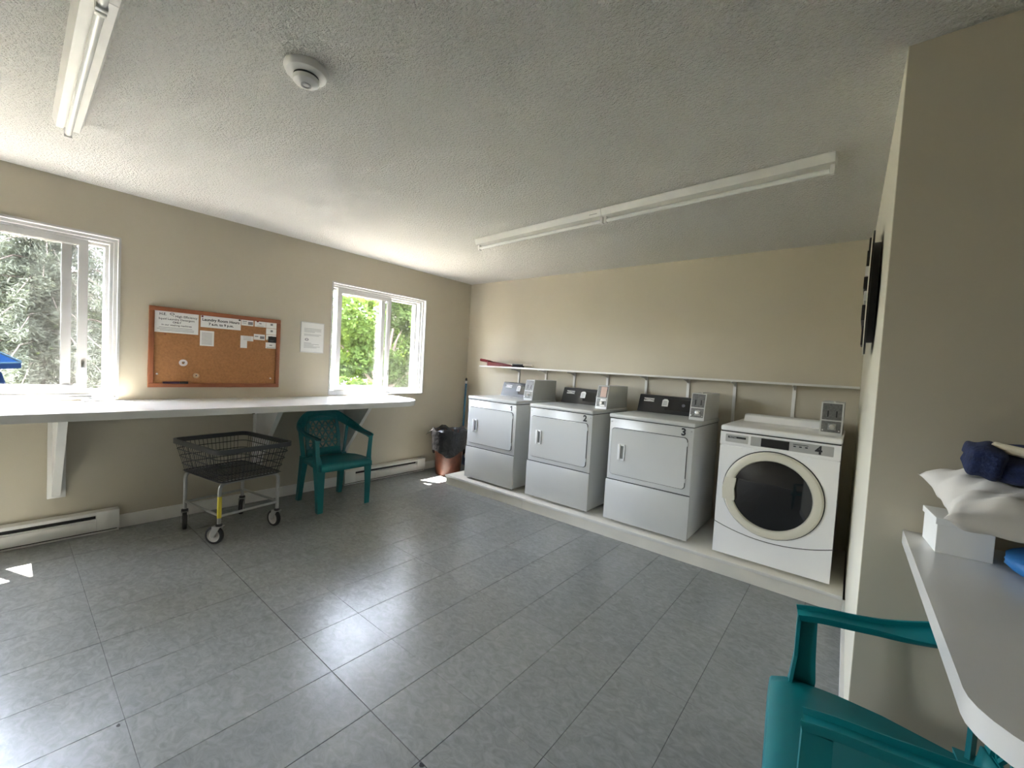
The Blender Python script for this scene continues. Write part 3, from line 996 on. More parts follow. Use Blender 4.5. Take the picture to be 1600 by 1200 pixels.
# things pinned or hung on the board
def tape(y, z, r, label, m):
    t = thing('tape_roll', label, 'tape', (.009, y, z), 0, 'tape rolls on the cork board')
    B().lathe([(r, 0), (r, .016), (r * .52, .016), (r * .52, 0)], (0, 0, 0), 'x', 28, close=True).obj('tape', m, t)
    B().lathe([(r * .52, .001), (r * .52, .014), (r * .40, .014), (r * .40, .001)], (0, 0, 0), 'x', 28, close=True).obj('core', M_CREAM, t)
    B().lathe([(r * .18, 0), (r * .18, .019), (.0001, .021)], (0, r * .15, r * .2), 'x', 12).obj('pin', M_INKG, t)
tape(-3.130, 1.231, .026, 'white tape roll hanging on the lower left of the cork board', M_PINK)
tape(-3.045, 1.131, .020, 'small tan tape roll low on the cork board', mat('tan_tape', (.55, .38, .24), rough=.5))
t = thing('marker_pen', 'dark purple marker lying along the bottom of the cork board', 'pen', (.017, -3.172, 1.0735))
B().tube([(0, -.082, 0), (0, .02, 0)], .0085, 10).obj('barrel', M_PURP, t)
B().tube([(0, .021, 0), (0, .075, 0)], .0095, 10).obj('cap', M_BLACK, t)
for (y, z, lb, m_) in ((-3.012, 1.612, 'red push pin at the left end of the hours sign', M_RED), (-2.748, 1.612, 'black push pin at the right end of the hours sign', M_BLACK),
                       (-2.608, 1.618, 'red push pin above the top row of cards', M_RED), (-3.245, 1.447, 'brown push pin under the largest notice', M_OAK),
                       (-2.49, 1.118, 'white push pin at the lower right of the cork board', M_PAPER), (-3.288, 1.14, 'white push pin at the lower left of the cork board', M_PAPER)):
    tag(B().lathe([(.007, 0), (.007, .002), (.004, .004), (.004, .009), (.006, .011), (.0001, .012)], (0, 0, 0), 'x', 12).obj('push_pin', m_, None, (.009, y, z)), lb, 'pin', 'push pins')
# framed notice
t = thing('framed_notice', 'white typed notice in a clear holder right of the cork board', 'notice', (.001, -2.1205, 1.520))
B().box(0, .006, -.1145, .1145, -.148, .148, bev=.002, seg=1).obj('holder', mat('clear_holder', (.62, .62, .61), rough=.12), t)
B().box(.006, .0068, -.106, .106, -.139, .139).obj('sheet', M_PAPER, t, smooth=False)
b = B()
for v, u0, u1 in ((.80, .12, .9), (.76, .12, .88), (.72, .12, .9), (.68, .12, .6), (.60, .12, .9), (.56, .12, .8), (.30, .12, .45), (.26, .12, .8), (.22, .12, .55), (.18, .12, .85), (.14, .12, .7)):
    b.box(.0068, .0071, -.106 + u0 * .212, -.106 + u1 * .212, -.139 + v * .278, -.139 + v * .278 + .0028)
b.obj('print', M_INKG, t, smooth=False)
B().ring_prism(circle(-.055, -.022, .018, 20, .012), circle(-.055, -.022, .010, 20, .006), 'x', .0068, .0073).obj('emblem', M_INKG, t)

# ------------------------------------------------------------------ laundry cart
t = thing('laundry_cart', 'wheeled wire laundry basket cart with yellow tape on one leg', 'cart', (0.50, -2.915, 0), math.radians(10))
RZ, BZ = .665, .435
RX, RY = .335, .262
BX, BY = .275, .215
def lay(h):
    f = (h - BZ) / (RZ - BZ)
    return BX + (RX - BX) * f, BY + (RY - BY) * f
def rrloop(hx, hy, r, z, n=4):
    return [(x, y, z) for x, y in rrect(-hx, hx, -hy, hy, r, n)]
b = B()
b.ring_prism(rrect(-RX - .008, RX + .008, -RY - .008, RY + .008, .06, 6), rrect(-RX + .010, RX - .010, -RY + .010, RY - .010, .045, 6), 'z', RZ - .024, RZ + .008)
b.obj('rim', M_RIM, t)
bsk = B()
for h in (BZ, BZ + .055, BZ + .11, BZ + .165):
    hx, hy = lay(h)
    bsk.tube(rrloop(hx, hy, .045, h), .0032 if h > BZ else .005, 6, closed=True)
for k in range(-9, 10):
    s = k / 9.6
    for sg in (-1, 1):
        bsk.tube([(s * (RX - .04), sg * RY, RZ - .01), (s * (BX - .03), sg * BY, BZ)], .0019, 5)
for k in range(-7, 8):
    s = k / 7.6
    for sg in (-1, 1):
        bsk.tube([(sg * RX, s * (RY - .04), RZ - .01), (sg * BX, s * (BY - .03), BZ)], .0019, 5)
bsk.obj('basket_sides', M_WIRE, t)
bot = B()
for k in range(-12, 13):
    bot.tube([(k / 12 * (BX - .01), -BY, BZ), (k / 12 * (BX - .01), BY, BZ)], .0022, 5)
for k in range(-9, 10):
    bot.tube([(-BX, k / 9 * (BY - .01), BZ + .003), (BX, k / 9 * (BY - .01), BZ + .003)], .0022, 5)
bot.obj('basket_floor', M_WIRE, t)
LX, LY = .245, .205
for sx in (-1, 1):
    x = sx * LX
    pts = catmull([(x, -LY, .135), (x, -LY, .30), (x, -LY, .385), (x, -LY + .018, .415), (x, -LY + .055, .425), (x, 0, .425), (x, LY - .055, .425), (x, LY - .018, .415), (x, LY, .385), (x, LY, .30), (x, LY, .135)], 4)
    B().tube(pts, .0125, 12).obj('leg_frame', M_STEEL, t)
    B().tube([(x, -LY, .195), (x, LY, .195)], .009, 10).obj('side_rail', M_STEEL, t)
for sy in (-1, 1):
    B().tube([(-LX, sy * LY, .20), (LX, sy * LY, .20)], .009, 10).obj('cross_rail', M_STEEL, t)
B().tube([(LX, -LY, .185), (LX, -LY, .335)], .0135, 14).obj('yellow_tape', M_YEL, t)
for (sx, sy, ang) in ((1, -1, 207), (-1, -1, -22), (1, 1, 186), (-1, 1, -35)):
    cx, cy = sx * LX, sy * LY
    a = math.radians(ang)
    d = Vector((math.cos(a), math.sin(a), 0))
    ax = Vector((-d.y, d.x, 0))
    c = Vector((cx, cy, 0)) + d * .030
    c.z = .0625
    e = bpy.data.objects.new('caster', None)
    COL.objects.link(e)
    e.parent = t
    e.location = c
    e.rotation_euler = (0, 0, a)      # local x = trailing direction, local y = axle
    B().lathe([(.046, -.014), (.058, -.014), (.0625, -.008), (.0625, .008), (.058, .014), (.046, .014)], (0, 0, 0), 'y', 32, close=True).obj('tyre', M_RUB, e)
    B().lathe([(.0001, -.012), (.014, -.014), (.016, -.008), (.036, -.006), (.046, -.012), (.046, .012), (.036, .006), (.016, .008), (.014, .014), (.0001, .012)], (0, 0, 0), 'y', 32).obj('hub', M_HUB, e)
    f = B()
    for s in (-1, 1):
        f.poly_prism([(-.052, .064), (.004, .064), (.016, 0), (.008, -.012), (-.008, -.010)], 'y', s * .021 - .0015, s * .021 + .0015)
    f.box(-.056, .006, -.0225, .0225, .062, .066)
    f.obj('fork', M_STEEL, e, smooth=False)
    B().lathe([(.020, .066), (.022, .070), (.022, .078), (.013, .082)], (-.030, 0, 0), 'z', 18).obj('swivel', M_BLACK, e)

# ------------------------------------------------------------------ teal garden chairs
def chair(loc, ang, label):
    t = thing('plastic_armchair', label, 'chair', loc, ang, 'green plastic armchairs')
    # seat: dished sheet with rolled edge
    nu, ns = 14, 14
    def half(u): return .232 - .045 * max(0, (.10 - u) / .30)
    V, F = [], []
    us = [-.20 + .462 * i / nu for i in range(nu + 1)]
    for u in us:
        for j in range(ns + 1):
            q = -1 + 2 * j / ns
            s = q * half(u)
            z = .425 - .016 * (1 - q * q) * (1 - abs((u - .0) / .30)) - .02 * max(0, -u) / .2
            f = (u - .207) / .055
            if f > 0: z -= .016 * f * f
            V.append((u, s, z))
    for i in range(nu):
        for j in range(ns):
            a = i * (ns + 1) + j
            F.append((a, a + 1, a + ns + 2, a + ns + 1))
    edge = [i * (ns + 1) for i in range(nu + 1)] + [nu * (ns + 1) + j for j in range(1, ns + 1)] + [i * (ns + 1) + ns for i in range(nu - 1, -1, -1)] + [j for j in range(ns - 1, 0, -1)]
    base = len(V)
    for ring, (out, dn) in enumerate(((.006, .010), (.008, .048))):
        for e in edge:
            u, s, z = V[e]
            dirv = Vector((1 if u > .255 else (-1 if u < -.195 else 0), (1 if s > half(u) - .001 else (-1 if s < -half(u) + .001 else 0)), 0))
            if dirv.length > 0: dirv.normalize()
            arch = 0.0
            V.append((u + dirv.x * out, s + dirv.y * out, z - dn + arch))
    ne = len(edge)
    for k in range(ne):
        j = (k + 1) % ne
        F.append((edge[k], edge[j], base + j, base + k))
        F.append((base + k, base + j, base + ne + j, base + ne + k))
    so_ = B().quads(V, F).obj('seat', M_TEAL, t, angle=60)
    md = so_.modifiers.new('thickness', 'SOLIDIFY')
    md.thickness = .005
    md.offset = -1
    # continuous arm and back band
    half_pts = [(.207, .248, .628), (.15, .252, .638), (.06, .258, .645), (-.04, .262, .658), (-.125, .252, .685), (-.195, .208, .728), (-.237, .125, .783), (-.248, 0, .814)]
    ctr = half_pts + [(u, -s, z) for (u, s, z) in half_pts[-2::-1]]
    pts = catmull(ctr, 5)
    n = len(pts)
    V, F = [], []
    for i, p in enumerate(pts):
        tg = (pts[min(i + 1, n - 1)] - pts[max(i - 1, 0)]).normalized()
        hz = tg.cross(Vector((0, 0, 1))).normalized()
        up = hz.cross(tg).normalized()
        f = 1 - abs(2 * i / (n - 1) - 1)          # 0 at arm fronts, 1 at the back
        ph = math.radians(6 + 70 * min(1, max(0, (f - .35) / .55)))
        W = hz * math.cos(ph) - up * math.sin(ph) * -1
        Nn = tg.cross(W).normalized()
        w = .030 + .014 * min(1, max(0, (f - .3) / .5))
        h = .011
        prof = [(-w, -h), (-w, -.002), (-w * .82, h), (w * .82, h), (w, -.002), (w, -h), (w * .86, -h), (w * .8, h * .2), (-w * .8, h * .2), (-w * .86, -h)]
        for (a_, c_) in prof:
            V.append(p + W * a_ + Nn * c_ * (1 if Nn.z > 0 or f > .5 else 1))
    m_ = len(prof)
    for i in range(n - 1):
        for k in range(m_):
            F.append((i * m_ + k, i * m_ + (k + 1) % m_, (i + 1) * m_ + (k + 1) % m_, (i + 1) * m_ + k))
    F.append(tuple(range(m_))); F.append(tuple(range((n - 1) * m_, n * m_))[::-1])
    B().quads(V, F).obj('arm_and_back_band', M_TEAL, t, angle=50)
    # backrest
    def bp(s, z):
        return Vector((-.195 - .055 * (z - .42) / .38 + .55 * s * s, s, z))
    back = thing_part('backrest', t)
    V, F = [], []
    for i in range(11):
        s = -.165 + .33 * i / 10
        for z in (.405, .475):
            V.append(bp(s, z) + Vector((.004, 0, 0)))
    for i in range(10):
        F.append((2 * i, 2 * i + 1, 2 * i + 3, 2 * i + 2))
    o = B().quads(V, F).obj('lower_panel', M_TEAL, back)
    md = o.modifiers.new('thickness', 'SOLIDIFY'); md.thickness = .008
    V, F = [], []
    for i in range(11):
        s = -.14 + .28 * i / 10
        top = .80 - 1.2 * s * s
        for z in (.735 - .3 * s * s, top):
            V.append(bp(s, z) + Vector((.003, 0, 0)))
    for i in range(10):
        F.append((2 * i, 2 * i + 1, 2 * i + 3, 2 * i + 2))
    o = B().quads(V, F).obj('top_panel', M_TEAL, back)
    md = o.modifiers.new('thickness', 'SOLIDIFY'); md.thickness = .008
    for sg in (-1, 1):
        zz = [.41, .50, .60, .69, .755]
        b = B()
        for a_, c_ in zip(zz[:-1], zz[1:]):
            b.bar(bp(sg * (.152 - .012 * (a_ > .65)), a_), bp(sg * (.152 - .012 * (c_ > .65)), c_), .030, .012, (1, 0, 0))
        b.obj('side_post', M_TEAL, back)
    lat = B()
    dz, ds = .052, .06
    rows = [.475 + dz * k for k in range(6)]
    for r_i, z in enumerate(rows):
        lat.bar(bp(-.14, z), bp(0, z) , .008, .008, (1, 0, 0))
        lat.bar(bp(0, z), bp(.14, z), .008, .008, (1, 0, 0))
        if r_i < len(rows) - 1:
            for k in range(-3, 4):
                off = 0 if r_i % 2 == 0 else ds / 2
                s0 = k * ds + off
                for s1 in (s0 - ds / 2, s0 + ds / 2):
                    if abs(s0) <= .15 and abs(s1) <= .15:
                        lat.bar(bp(s0, z), bp(s1, z + dz), .009, .009, (1, 0, 0))
    lat.obj('lattice', M_TEAL, back)
    # front legs run up into the arms (L-shaped channel), back legs splay
    for sg in (-1, 1):
        def post(levels, name):
            V, F = [], []
            for (u, s, z, wu, ws, th) in levels:
                # outline of an L channel: outer corner at (u,s)
                s_ = sg
                o_ = [(u, s), (u - wu, s), (u - wu, s - th), (u - th, s - th), (u - th, s - ws), (u, s - ws)]
                V += [(a_, c_ * s_, z) for (a_, c_) in o_]
            for i in range(len(levels) - 1):
                for k in range(6):
                    F.append((i * 6 + k, i * 6 + (k + 1) % 6, i * 6 + 6 + (k + 1) % 6, i * 6 + 6 + k))
            F.append((0, 1, 2, 3, 4, 5)); F.append(tuple((len(levels) - 1) * 6 + k for k in range(6)))
            B().quads(V, F).obj(name, M_TEAL, t, smooth=False)
        post([(.236, .243, 0, .042, .046, .008), (.234, .250, .20, .056, .056, .008), (.228, .256, .36, .074, .070, .008), (.216, .258, .43, .068, .046, .009), (.208, .264, .50, .056, .034, .009), (.207, .272, .622, .052, .036, .010)], 'front_leg')
        V, F = [], []
        for (u, s, z, wu, ws) in ((-.235, .215, 0, .045, .036), (-.205, .212, .22, .055, .042), (-.178, .208, .42, .075, .050)):
            V += [(u - wu / 2, (s - ws) * sg, z), (u + wu / 2, (s - ws) * sg, z), (u + wu / 2, s * sg, z), (u - wu / 2, s * sg, z)]
        for i in range(2):
            for k in range(4):
                F.append((i * 4 + k, i * 4 + (k + 1) % 4, i * 4 + 4 + (k + 1) % 4, i * 4 + 4 + k))
        F.append((0, 1, 2, 3)); F.append((8, 9, 10, 11))
        B().quads(V, F).obj('back_leg', M_TEAL, t, smooth=False)
        # strip joining the seat corner with the band behind the arm
        B().bar((-.17, sg * .195, .41), (-.185, sg * .235, .735), .036, .010, (1, sg * .6, 0)).obj('back_stay', M_TEAL, t, smooth=False)
    return t

def thing_part(name, parent):
    o = bpy.data.objects.new(name, None)
    COL.objects.link(o)
    o.parent = parent
    return o

chair((0.43, -2.085, 0), 0.0, 'green plastic armchair with lattice back under the window counter')
chair((4.258, -2.668, 0), math.radians(186.0), 'green plastic armchair in the foreground tucked under the right counter')

# ------------------------------------------------------------------ ceiling: smoke detector and light fittings
t = thing('smoke_detector', 'round white smoke detector on the ceiling', 'smoke detector', (2.43, -3.305, H))
B().lathe([(.078, -.001), (.078, -.010), (.070, -.024), (.052, -.030), (.0001, -.030)], (0, 0, 0), 'z', 40).obj('base', M_WHITE, t)
B().lathe([(.044, -.030), (.044, -.044), (.030, -.044)], (0, 0, 0), 'z', 32).obj('vent_band', M_GAP, t)
B().lathe([(.046, -.038), (.044, -.052), (.030, -.060), (.0001, -.061)], (0, 0, 0), 'z', 32).obj('sensor_cap', M_WHITE, t)
B().lathe([(.018, -.060), (.018, -.064), (.012, -.064), (.012, -.060)], (0, 0, 0), 'z', 24, close=True).obj('cap_ring', M_GREYM, t)

def fixture(p0, p1, label):
    p0, p1 = Vector(p0), Vector(p1)
    d = p1 - p0
    Ln = d.length
    t = thing('fluorescent_light', label, 'ceiling light', (p0.x, p0.y, H), math.atan2(d.y, d.x), 'unlit fluorescent strip lights')
    for k in (0, 1):
        x0, x1 = k * Ln / 2 + .002, (k + 1) * Ln / 2 - .002
        hs = B().poly_prism([(-.048, -.001), (-.054, -.004), (-.040, -.046), (.040, -.046), (.054, -.004), (.048, -.001)], 'x', x0, x1).obj('housing', M_WHITE, t, smooth=False)
        for xe in (x0 + .012, x1 - .012):
            B().box(xe - .009, xe + .009, -.014, .014, -.088, -.044, bev=.002).obj('lamp_holder', M_WHITE, hs)
        B().tube([(x0 + .022, 0, -.070), (x1 - .022, 0, -.070)], .0127, 14).obj('tube', M_TUBE, hs)
    B().box(Ln / 2 - .09, Ln / 2 - .03, -.0465, -.043, -.030, -.014).obj('data_label', M_INKG, t, smooth=False)
    return t
fixture((1.50, -1.405, 0), (3.975, -1.545, 0), 'long unlit fluorescent strip light on the ceiling in front of the machines')
fixture((1.05, -3.835, 0), (3.52, -3.86, 0), 'unlit fluorescent strip light at the upper left corner of the photo')

# ------------------------------------------------------------------ round wooden sign on the alcove wall
t = thing('wall_sign', 'dark round wooden sign seen edge-on on the alcove wall', 'sign', (4.1615, -1.5, 1.775), math.radians(-0.72))
B().lathe([(.225, -.001), (.225, -.024), (.0001, -.024)], (0, 0, 0), 'x', 48).obj('backing_block', M_DKWOOD, t)
B().lathe([(.278, -.024), (.278, -.032), (.0001, -.032)], (0, 0, 0), 'x', 56).obj('disc', M_DKWOOD, t)
B().lathe([(.284, -.0335), (.270, -.0335), (.270, -.0300), (.284, -.0300)], (0, 0, 0), 'x', 56, close=True).obj('pale_rim', M_CREAM, t)
for (za, zb, dp, m_) in ((.16, .235, .010, M_DKWOOD), (.085, .15, .012, M_DKWOOD), (.035, .075, .013, M_WHITE), (-.02, .03, .015, M_DKWOOD), (-.07, -.028, .011, M_WHITE), (-.145, -.08, .014, M_DKWOOD), (-.24, -.155, .010, M_DKWOOD)):
    wv = math.sqrt(max(.001, .25 ** 2 - max(abs(za), abs(zb)) ** 2))
    B().box(-.032 - dp, -.031, -wv, wv, za, zb, bev=.002, seg=1).obj('raised_piece', m_, t)

# ------------------------------------------------------------------ right-hand counter and what lies on it
t = thing('side_counter', 'white counter against the grey-brown wall at the right', 'counter', (4.263, -2.2165, 0))
pts = [(0.0, 0.0), (0.010, -.86)]
for k in range(9):
    a = math.radians(90 * k / 8)
    pts.append((.010 + .12 - .12 * math.cos(a), -.89 - .115 * math.sin(a)))
pts += [(XR - 4.265, -1.005), (XR - 4.265, 0.0)]
B().poly_prism(pts, 'z', .862, .902).obj('counter_top', M_LAM, t, angle=25)
B().box(.45, .49, -.60, -.001, .50, .861).obj('support', M_WHITE, t)
B().box(1.55, 1.59, -.90, -.001, 0, .861).obj('support', M_WHITE, t)
CZ = .902
t = thing('lidded_box', 'small white lidded cardboard box under the pillow on the side counter', 'box', (4.365, -2.315, CZ), math.radians(5))
B().box(-.055, .055, -.07, .07, 0, .088, bev=.001, seg=1).obj('box_body', M_PAPER, t)
B().box(-.059, .059, -.074, .074, .078, .096, bev=.001, seg=1).obj('lid', M_PAPER, t)

# pillow: cushion surface with pointed corners
def cushion(name, m, a, bb, h, tipx, tipy, seed, label, cat, loc, rot):
    rng = random.Random(seed)
    n = 40
    V, F = [], []
    ph = [rng.uniform(0, 6.28) for _ in range(12)]
    hb = h * .42
    for side in (1, -1):
        for i in range(n + 1):
            for j in range(n + 1):
                p, q = -1 + 2 * i / n, -1 + 2 * j / n
                # pull the edge middles in so that the corners become points
                x = a * p * (1 - tipx * (1 - q * q) * abs(p) ** 4)
                y = bb * q * (1 - tipy * (1 - p * p) * abs(q) ** 4)
                e = max(0.0, (1 - p ** 4)) * max(0.0, (1 - q ** 4))
                z = side * (h if side > 0 else hb) * e ** .48
                fold = .010 * math.sin(9 * p + 5 * q + ph[0]) * math.sin(4 * q + ph[1]) + .006 * math.sin(16 * p - 9 * q + ph[2]) + .005 * math.sin(5 * p + 19 * q + ph[3])
                z += fold * e ** .3 * (1 if side > 0 else .8)
                z += .012 * (p * p) * math.sin(3 * q + ph[4])
                V.append((x, y, z))
    m1 = (n + 1) * (n + 1)
    for s in (0, 1):
        for i in range(n):
            for j in range(n):
                q_ = s * m1 + i * (n + 1) + j
                f = (q_, q_ + 1, q_ + n + 2, q_ + n + 1)
                F.append(f if s else f[::-1])
    b = B().quads(V, F)
    bmesh.ops.remove_doubles(b.bm, verts=b.bm.verts, dist=.0004)
    o = b.obj(name, m, None, loc, rot, angle=80)
    return tag(o, label, cat)
cushion('pillow', M_PILLOW, .275, .185, .072, .13, .10, 5, 'plump off-white pillow lying on the small white box', 'pillow', (4.563, -2.412, 1.046), (math.radians(7), math.radians(2), math.radians(3)))
# folded navy blanket with a cream edge on top of the pillow
t = thing('folded_blanket', 'folded navy blue knit blanket with cream edge on the pillow', 'blanket', (4.575, -2.41, 1.130), math.radians(-6))
def roll(name, m, L0, L1, W, hh, z0, y0, seed, par):
    rng = random.Random(seed)
    n, k = 26, 16
    V, F = [], []
    ph = [rng.uniform(0, 6) for _ in range(6)]
    for i in range(n + 1):
        f = i / n
        x = L0 + (L1 - L0) * f
        end = (1 - abs(2 * f - 1) ** 6)
        e = max(.12, end) ** .5
        for j in range(k):
            a = 2 * PI * j / k
            cy, cz = math.cos(a), math.sin(a)
            sy = math.copysign(abs(cy) ** .6, cy)
            sz = math.copysign(abs(cz) ** .7, cz)
            w = W * e * (1 + .05 * math.sin(7 * f + ph[0] + a))
            h2 = hh * e * (1 + .10 * math.sin(9 * f + ph[1] + 2 * a))
            V.append((x + .003 * math.sin(3 * a + ph[2]), y0 + w * sy, z0 + h2 * sz))
    for i in range(n):
        for j in range(k):
            F.append((i * k + j, i * k + (j + 1) % k, (i + 1) * k + (j + 1) % k, (i + 1) * k + j))
    F.append(tuple(range(k))); F.append(tuple(range(n * k, n * k + k)))
    return B().quads(V, F).obj(name, m, par, angle=80)
roll('lower_fold', M_NAVY, -.205, .24, .135, .034, .030, 0, 1, t)
roll('rolled_end', M_NAVY, -.225, -.150, .125, .043, .044, 0, 2, t)
roll('upper_fold', M_NAVY, -.165, .24, .085, .018, .072, .045, 4, t)
B().tube(catmull([(-.172, -.035, .084), (-.14, -.066, .080), (-.09, -.092, .074), (.0, -.116, .066), (.10, -.126, .060), (.22, -.128, .056)], 6), .012, 10).obj('cream_edge', M_CRKNIT, t)
# bright blue cloth bundle supporting the pillow
t = thing('cloth_bundle', 'bright blue and white cloth squashed under the pillow', 'cloth', (4.60, -2.43, CZ + .002), math.radians(-12))
roll('blue_fold', M_BLUECL, -.16, .20, .13, .026, .029, 0, 7, t)
roll('white_fold', M_PILLOW, -.07, .20, .128, .012, .064, -.02, 9, t)
t = thing('paper_slip', 'white paper slip on the side counter', 'paper', (4.56, -2.66, CZ + .0005), math.radians(-25))
B().box(-.09, .09, -.05, .05, 0, .003, bev=.0006, seg=1).obj('sheet', M_PAPER, t)

# ------------------------------------------------------------------ outside
GZ = -0.9
tag(B().box(-60, -4.2, -45, 50, GZ - .1, GZ).obj('ground', M_GRASS, None, smooth=False), kind='structure')
tag(B().box(-4.2, -0.21, -45, 50, GZ - .1, GZ).obj('bounce_path', M_CONC, None, smooth=False), kind='structure')  # pale strip below view, added to bounce sunlight up to the ceiling

def leaves_mesh(name, centres, sizes, rng, m, aspect=.6, flat=None):
    """Thousands of small leaf quads as one mesh (one crown)."""
    n = len(centres)
    nrm = rng.normal(size=(n, 3))
    if flat is not None:
        nrm = nrm * .6 + np.array(flat)
    nrm /= np.linalg.norm(nrm, axis=1, keepdims=True)
    r = rng.normal(size=(n, 3))
    u = np.cross(nrm, r); u /= np.linalg.norm(u, axis=1, keepdims=True)
    v = np.cross(nrm, u)
    s = sizes[:, None]
    V = np.empty((n, 4, 3))
    V[:, 0] = centres - u * s
    V[:, 1] = centres + v * s * aspect + nrm * s * .15
    V[:, 2] = centres + u * s
    V[:, 3] = centres - v * s * aspect + nrm * s * .15
    me = bpy.data.meshes.new(name)
    me.from_pydata(V.reshape(-1, 3).tolist(), [], [(4 * i, 4 * i + 1, 4 * i + 2, 4 * i + 3) for i in range(n)])
    me.materials.append(m)
    return me

def leafy_tree(loc, rad, n, size, seed, label, trunk_h, blobs=26, group='leafy trees outside the right window'):
    rng = np.random.default_rng(seed)
    t = thing('leafy_tree', label, 'tree', (loc[0], loc[1], GZ), 0, group)
    c0 = np.array([0, 0, loc[2] - GZ])
    d = rng.normal(size=(blobs, 3)); d /= np.linalg.norm(d, axis=1, keepdims=True)
    bc = c0 + d * np.array(rad) * rng.uniform(.35, .95, size=(blobs, 1))
    br = rng.uniform(.35, .75, size=blobs) * min(rad) * .62
    idx = rng.integers(0, blobs, size=n)
    q = rng.normal(size=(n, 3)); q /= np.linalg.norm(q, axis=1, keepdims=True)
    pts = bc[idx] + q * (br[idx] * rng.uniform(.55, 1.0, size=n) ** .5)[:, None]
    link('foliage', leaves_mesh('foliage', pts, rng.uniform(.7, 1.3, size=n) * size, rng, M_LEAF), t)
    B().tube(catmull([(0, 0, 0), (.05, .03, trunk_h * .5), (0, .08, trunk_h), (.1, 0, trunk_h * 1.6)], 4), [.11] * 5 + [.09] * 4 + [.06] * 4, 8).obj('trunk', M_BARK, t)
    for k in range(0, blobs, 3):
        B().tube([(0, .05, trunk_h * .8), tuple(bc[k] * np.array([.6, .6, .8]) + np.array([0, 0, .1])), tuple(bc[k])], [.05, .03, .012], 6).obj('branch', M_BARK, t)
    return t

leafy_tree((-6.2, 2.7, 1.8), (1.3, 1.9, 1.9), 15000, .062, 11, 'bright green leafy tree outside the right window', 1.6)
leafy_tree((-10.4, 5.9, 1.9), (1.7, 2.6, 2.6), 13000, .085, 12, 'leafy tree at the right of the right window, behind the insect screen', 1.8)
leafy_tree((-16.0, 8.6, 2.6), (2.2, 3.6, 3.4), 9000, .11, 13, 'tall leafy tree far behind the nearer green tree', 2.2)
leafy_tree((-30.0, -4.0, 3.0), (3.5, 5.5, 3.6), 9000, .17, 14, 'broad leafy tree far behind the spruce', 2.5)
leafy_tree((-17.5, -1.2, 1.0), (2.0, 2.6, 2.2), 6000, .12, 15, 'round leafy tree in the distance right of the spruce', 1.5)

leafy_tree((-3.9, .55, .2), (.55, 1.0, .75), 7000, .045, 16, 'low leafy shrub along the bottom of the right window view', .3, blobs=18)
leafy_tree((-4.4, 2.9, .2), (.7, 1.0, .9), 7000, .045, 17, 'low shrub behind the insect screen of the right window', .3, blobs=18)

def spruce(x, y, h, r0, seed, label, trunk_r):
    rng = np.random.default_rng(seed)
    rd = random.Random(seed)
    t = thing('spruce_tree', label, 'tree', (x, y, GZ), 0, 'spruce trees outside the left window')
    B().tube([(0, 0, 0), (.02, .01, h * .5), (0, 0, h)], [trunk_r, trunk_r * .7, .02], 10).obj('trunk', M_BARK, t)
    cs = []
    wood = B()
    z = 1.1
    while z < h * .97:
        nb = rd.randint(5, 8)
        a0 = rd.uniform(0, 6.28)
        L_ = r0 * (1 - z / h) * rd.uniform(.85, 1.1) + .15
        for k in range(nb):
            a = a0 + 2 * PI * k / nb + rd.uniform(-.3, .3)
            d = Vector((math.cos(a), math.sin(a), 0))
            L2 = L_ * rd.uniform(.75, 1.1)
            p0 = Vector((0, 0, z)); p1 = d * L2 * .55 + Vector((0, 0, z - .05 * L2)); p2 = d * L2 + Vector((0, 0, z - .30 * L2))
            wood.tube([p0, p1, p2], [.022, .014, .004], 5)
            m_ = int(60 * L2) + 10
            f = rng.uniform(.12, 1.0, size=m_)
            pa = np.array(p0)[None] * ((1 - f) ** 2)[:, None] + 2 * (f * (1 - f))[:, None] * np.array(p1)[None] + (f ** 2)[:, None] * np.array(p2)[None]
            side = np.array([-d.y, d.x, 0.0])
            off = rng.normal(size=m_) * .16 * (1.15 - f) * L2
            pa = pa + side[None] * off[:, None]
            pa[:, 2] += -np.abs(rng.normal(size=m_)) * .10 - np.abs(off) * .3
            cs.append(pa)
        z += rd.uniform(.16, .28)
    wood.obj('branches', M_BARK, t)
    pts = np.concatenate(cs)
    # each sprig: several narrow drooping quads
    rep = 4
    pts = np.repeat(pts, rep, axis=0) + rng.normal(size=(len(pts) * rep, 3)) * .05
    link('needles', leaves_mesh('needles', pts, rng.uniform(.04, .085, size=len(pts)), rng, M_SPRUCE, aspect=.22), t)
    return t
spruce(-11.0, -3.42, 9.5, 3.0, 21, 'tall grey-green spruce with reddish trunk outside the left window', .085)
spruce(-6.6, -8.6, 10.5, 3.4, 22, 'added spruce left of the window view, blocking sky light', .10)  # unseen tree, added to keep sky light off the back wall
spruce(-22.5, -5.6, 10.0, 3.0, 23, 'distant spruce at the left edge behind the nearest spruce', .10)

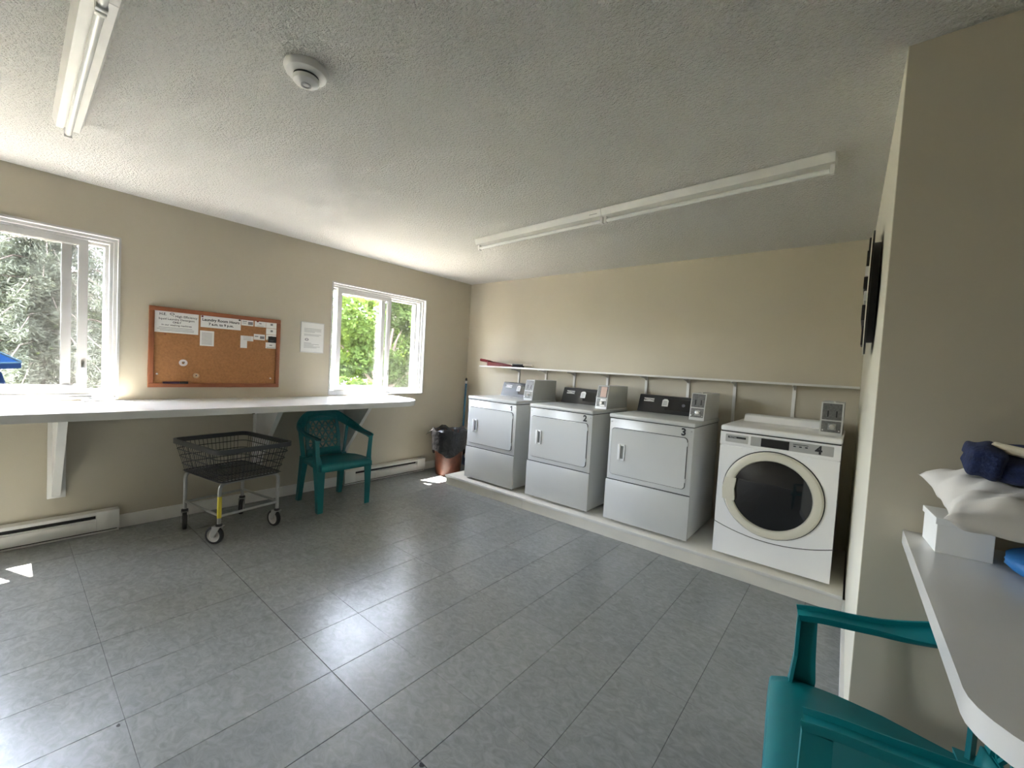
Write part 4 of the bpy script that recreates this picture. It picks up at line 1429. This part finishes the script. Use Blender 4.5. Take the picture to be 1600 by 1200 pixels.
# blue patio umbrella at the left edge of the left window
t = thing('patio_umbrella', 'blue patio umbrella with pale trim outside at the left edge', 'umbrella', (-3.0, -5.31, GZ))
r, ze, za = 1.40, 1.985, 2.88
n = 8
rim = [(r * math.cos(2 * PI * (k + .0) / n), r * math.sin(2 * PI * (k + .0) / n), ze) for k in range(n)]
V = [(0, 0, za)] + rim + [(0, 0, za - .012)] + [(x, y, z - .012) for x, y, z in rim]
F = [(0, 1 + k, 1 + (k + 1) % n) for k in range(n)] + [(n + 1, n + 2 + (k + 1) % n, n + 2 + k) for k in range(n)] + [(1 + k, n + 2 + k, n + 2 + (k + 1) % n, 1 + (k + 1) % n) for k in range(n)]
can = B().quads(V, F).obj('canopy', M_UMB, t, smooth=False)
for k in range(n):
    p, q = Vector(rim[k]), Vector(rim[(k + 1) % n])
    B().bar(p + Vector((0, 0, .002)), q + Vector((0, 0, .002)), .014, .014, (0, 0, 1)).obj('trim', M_UMBTR, can, smooth=False)
    B().bar((p + Vector((0, 0, -.03))) * 1.0, q + Vector((0, 0, -.03)), .06, .006, Vector(((p.x + q.x) / 2, (p.y + q.y) / 2, 0))).obj('valance', M_UMB, can, smooth=False)
    B().tube([(0, 0, za + .004), (p.x, p.y, p.z + .012)], .010, 6).obj('rib_piping', M_UMBTR, can)
B().tube([(0, 0, 0), (0, 0, za + .08)], .024, 12).obj('pole', M_UMBTR, t)
B().lathe([(.30, 0), (.30, .05), (.08, .08), (.04, .22)], (0, 0, 0), 'z', 24).obj('base', M_GREYM, t)
t = thing('closed_parasol', 'closed blue parasol standing below the rim of the open blue umbrella', 'umbrella', (-3.25, -4.085, GZ))
B().tube([(0, 0, 0), (0, 0, 1.90)], .018, 10).obj('pole', M_UMBTR, t)
B().lathe([(.05, .42), (.13, .55), (.155, .80), (.14, 1.2), (.10, 1.6), (.04, 1.86), (.0001, 1.90)], (0, 0, 0), 'z', 12).obj('furled_canopy', M_UMB, t, angle=10)
B().lathe([(.22, 0), (.22, .04), (.06, .07), (.03, .2)], (0, 0, 0), 'z', 20).obj('base', M_GREYM, t)
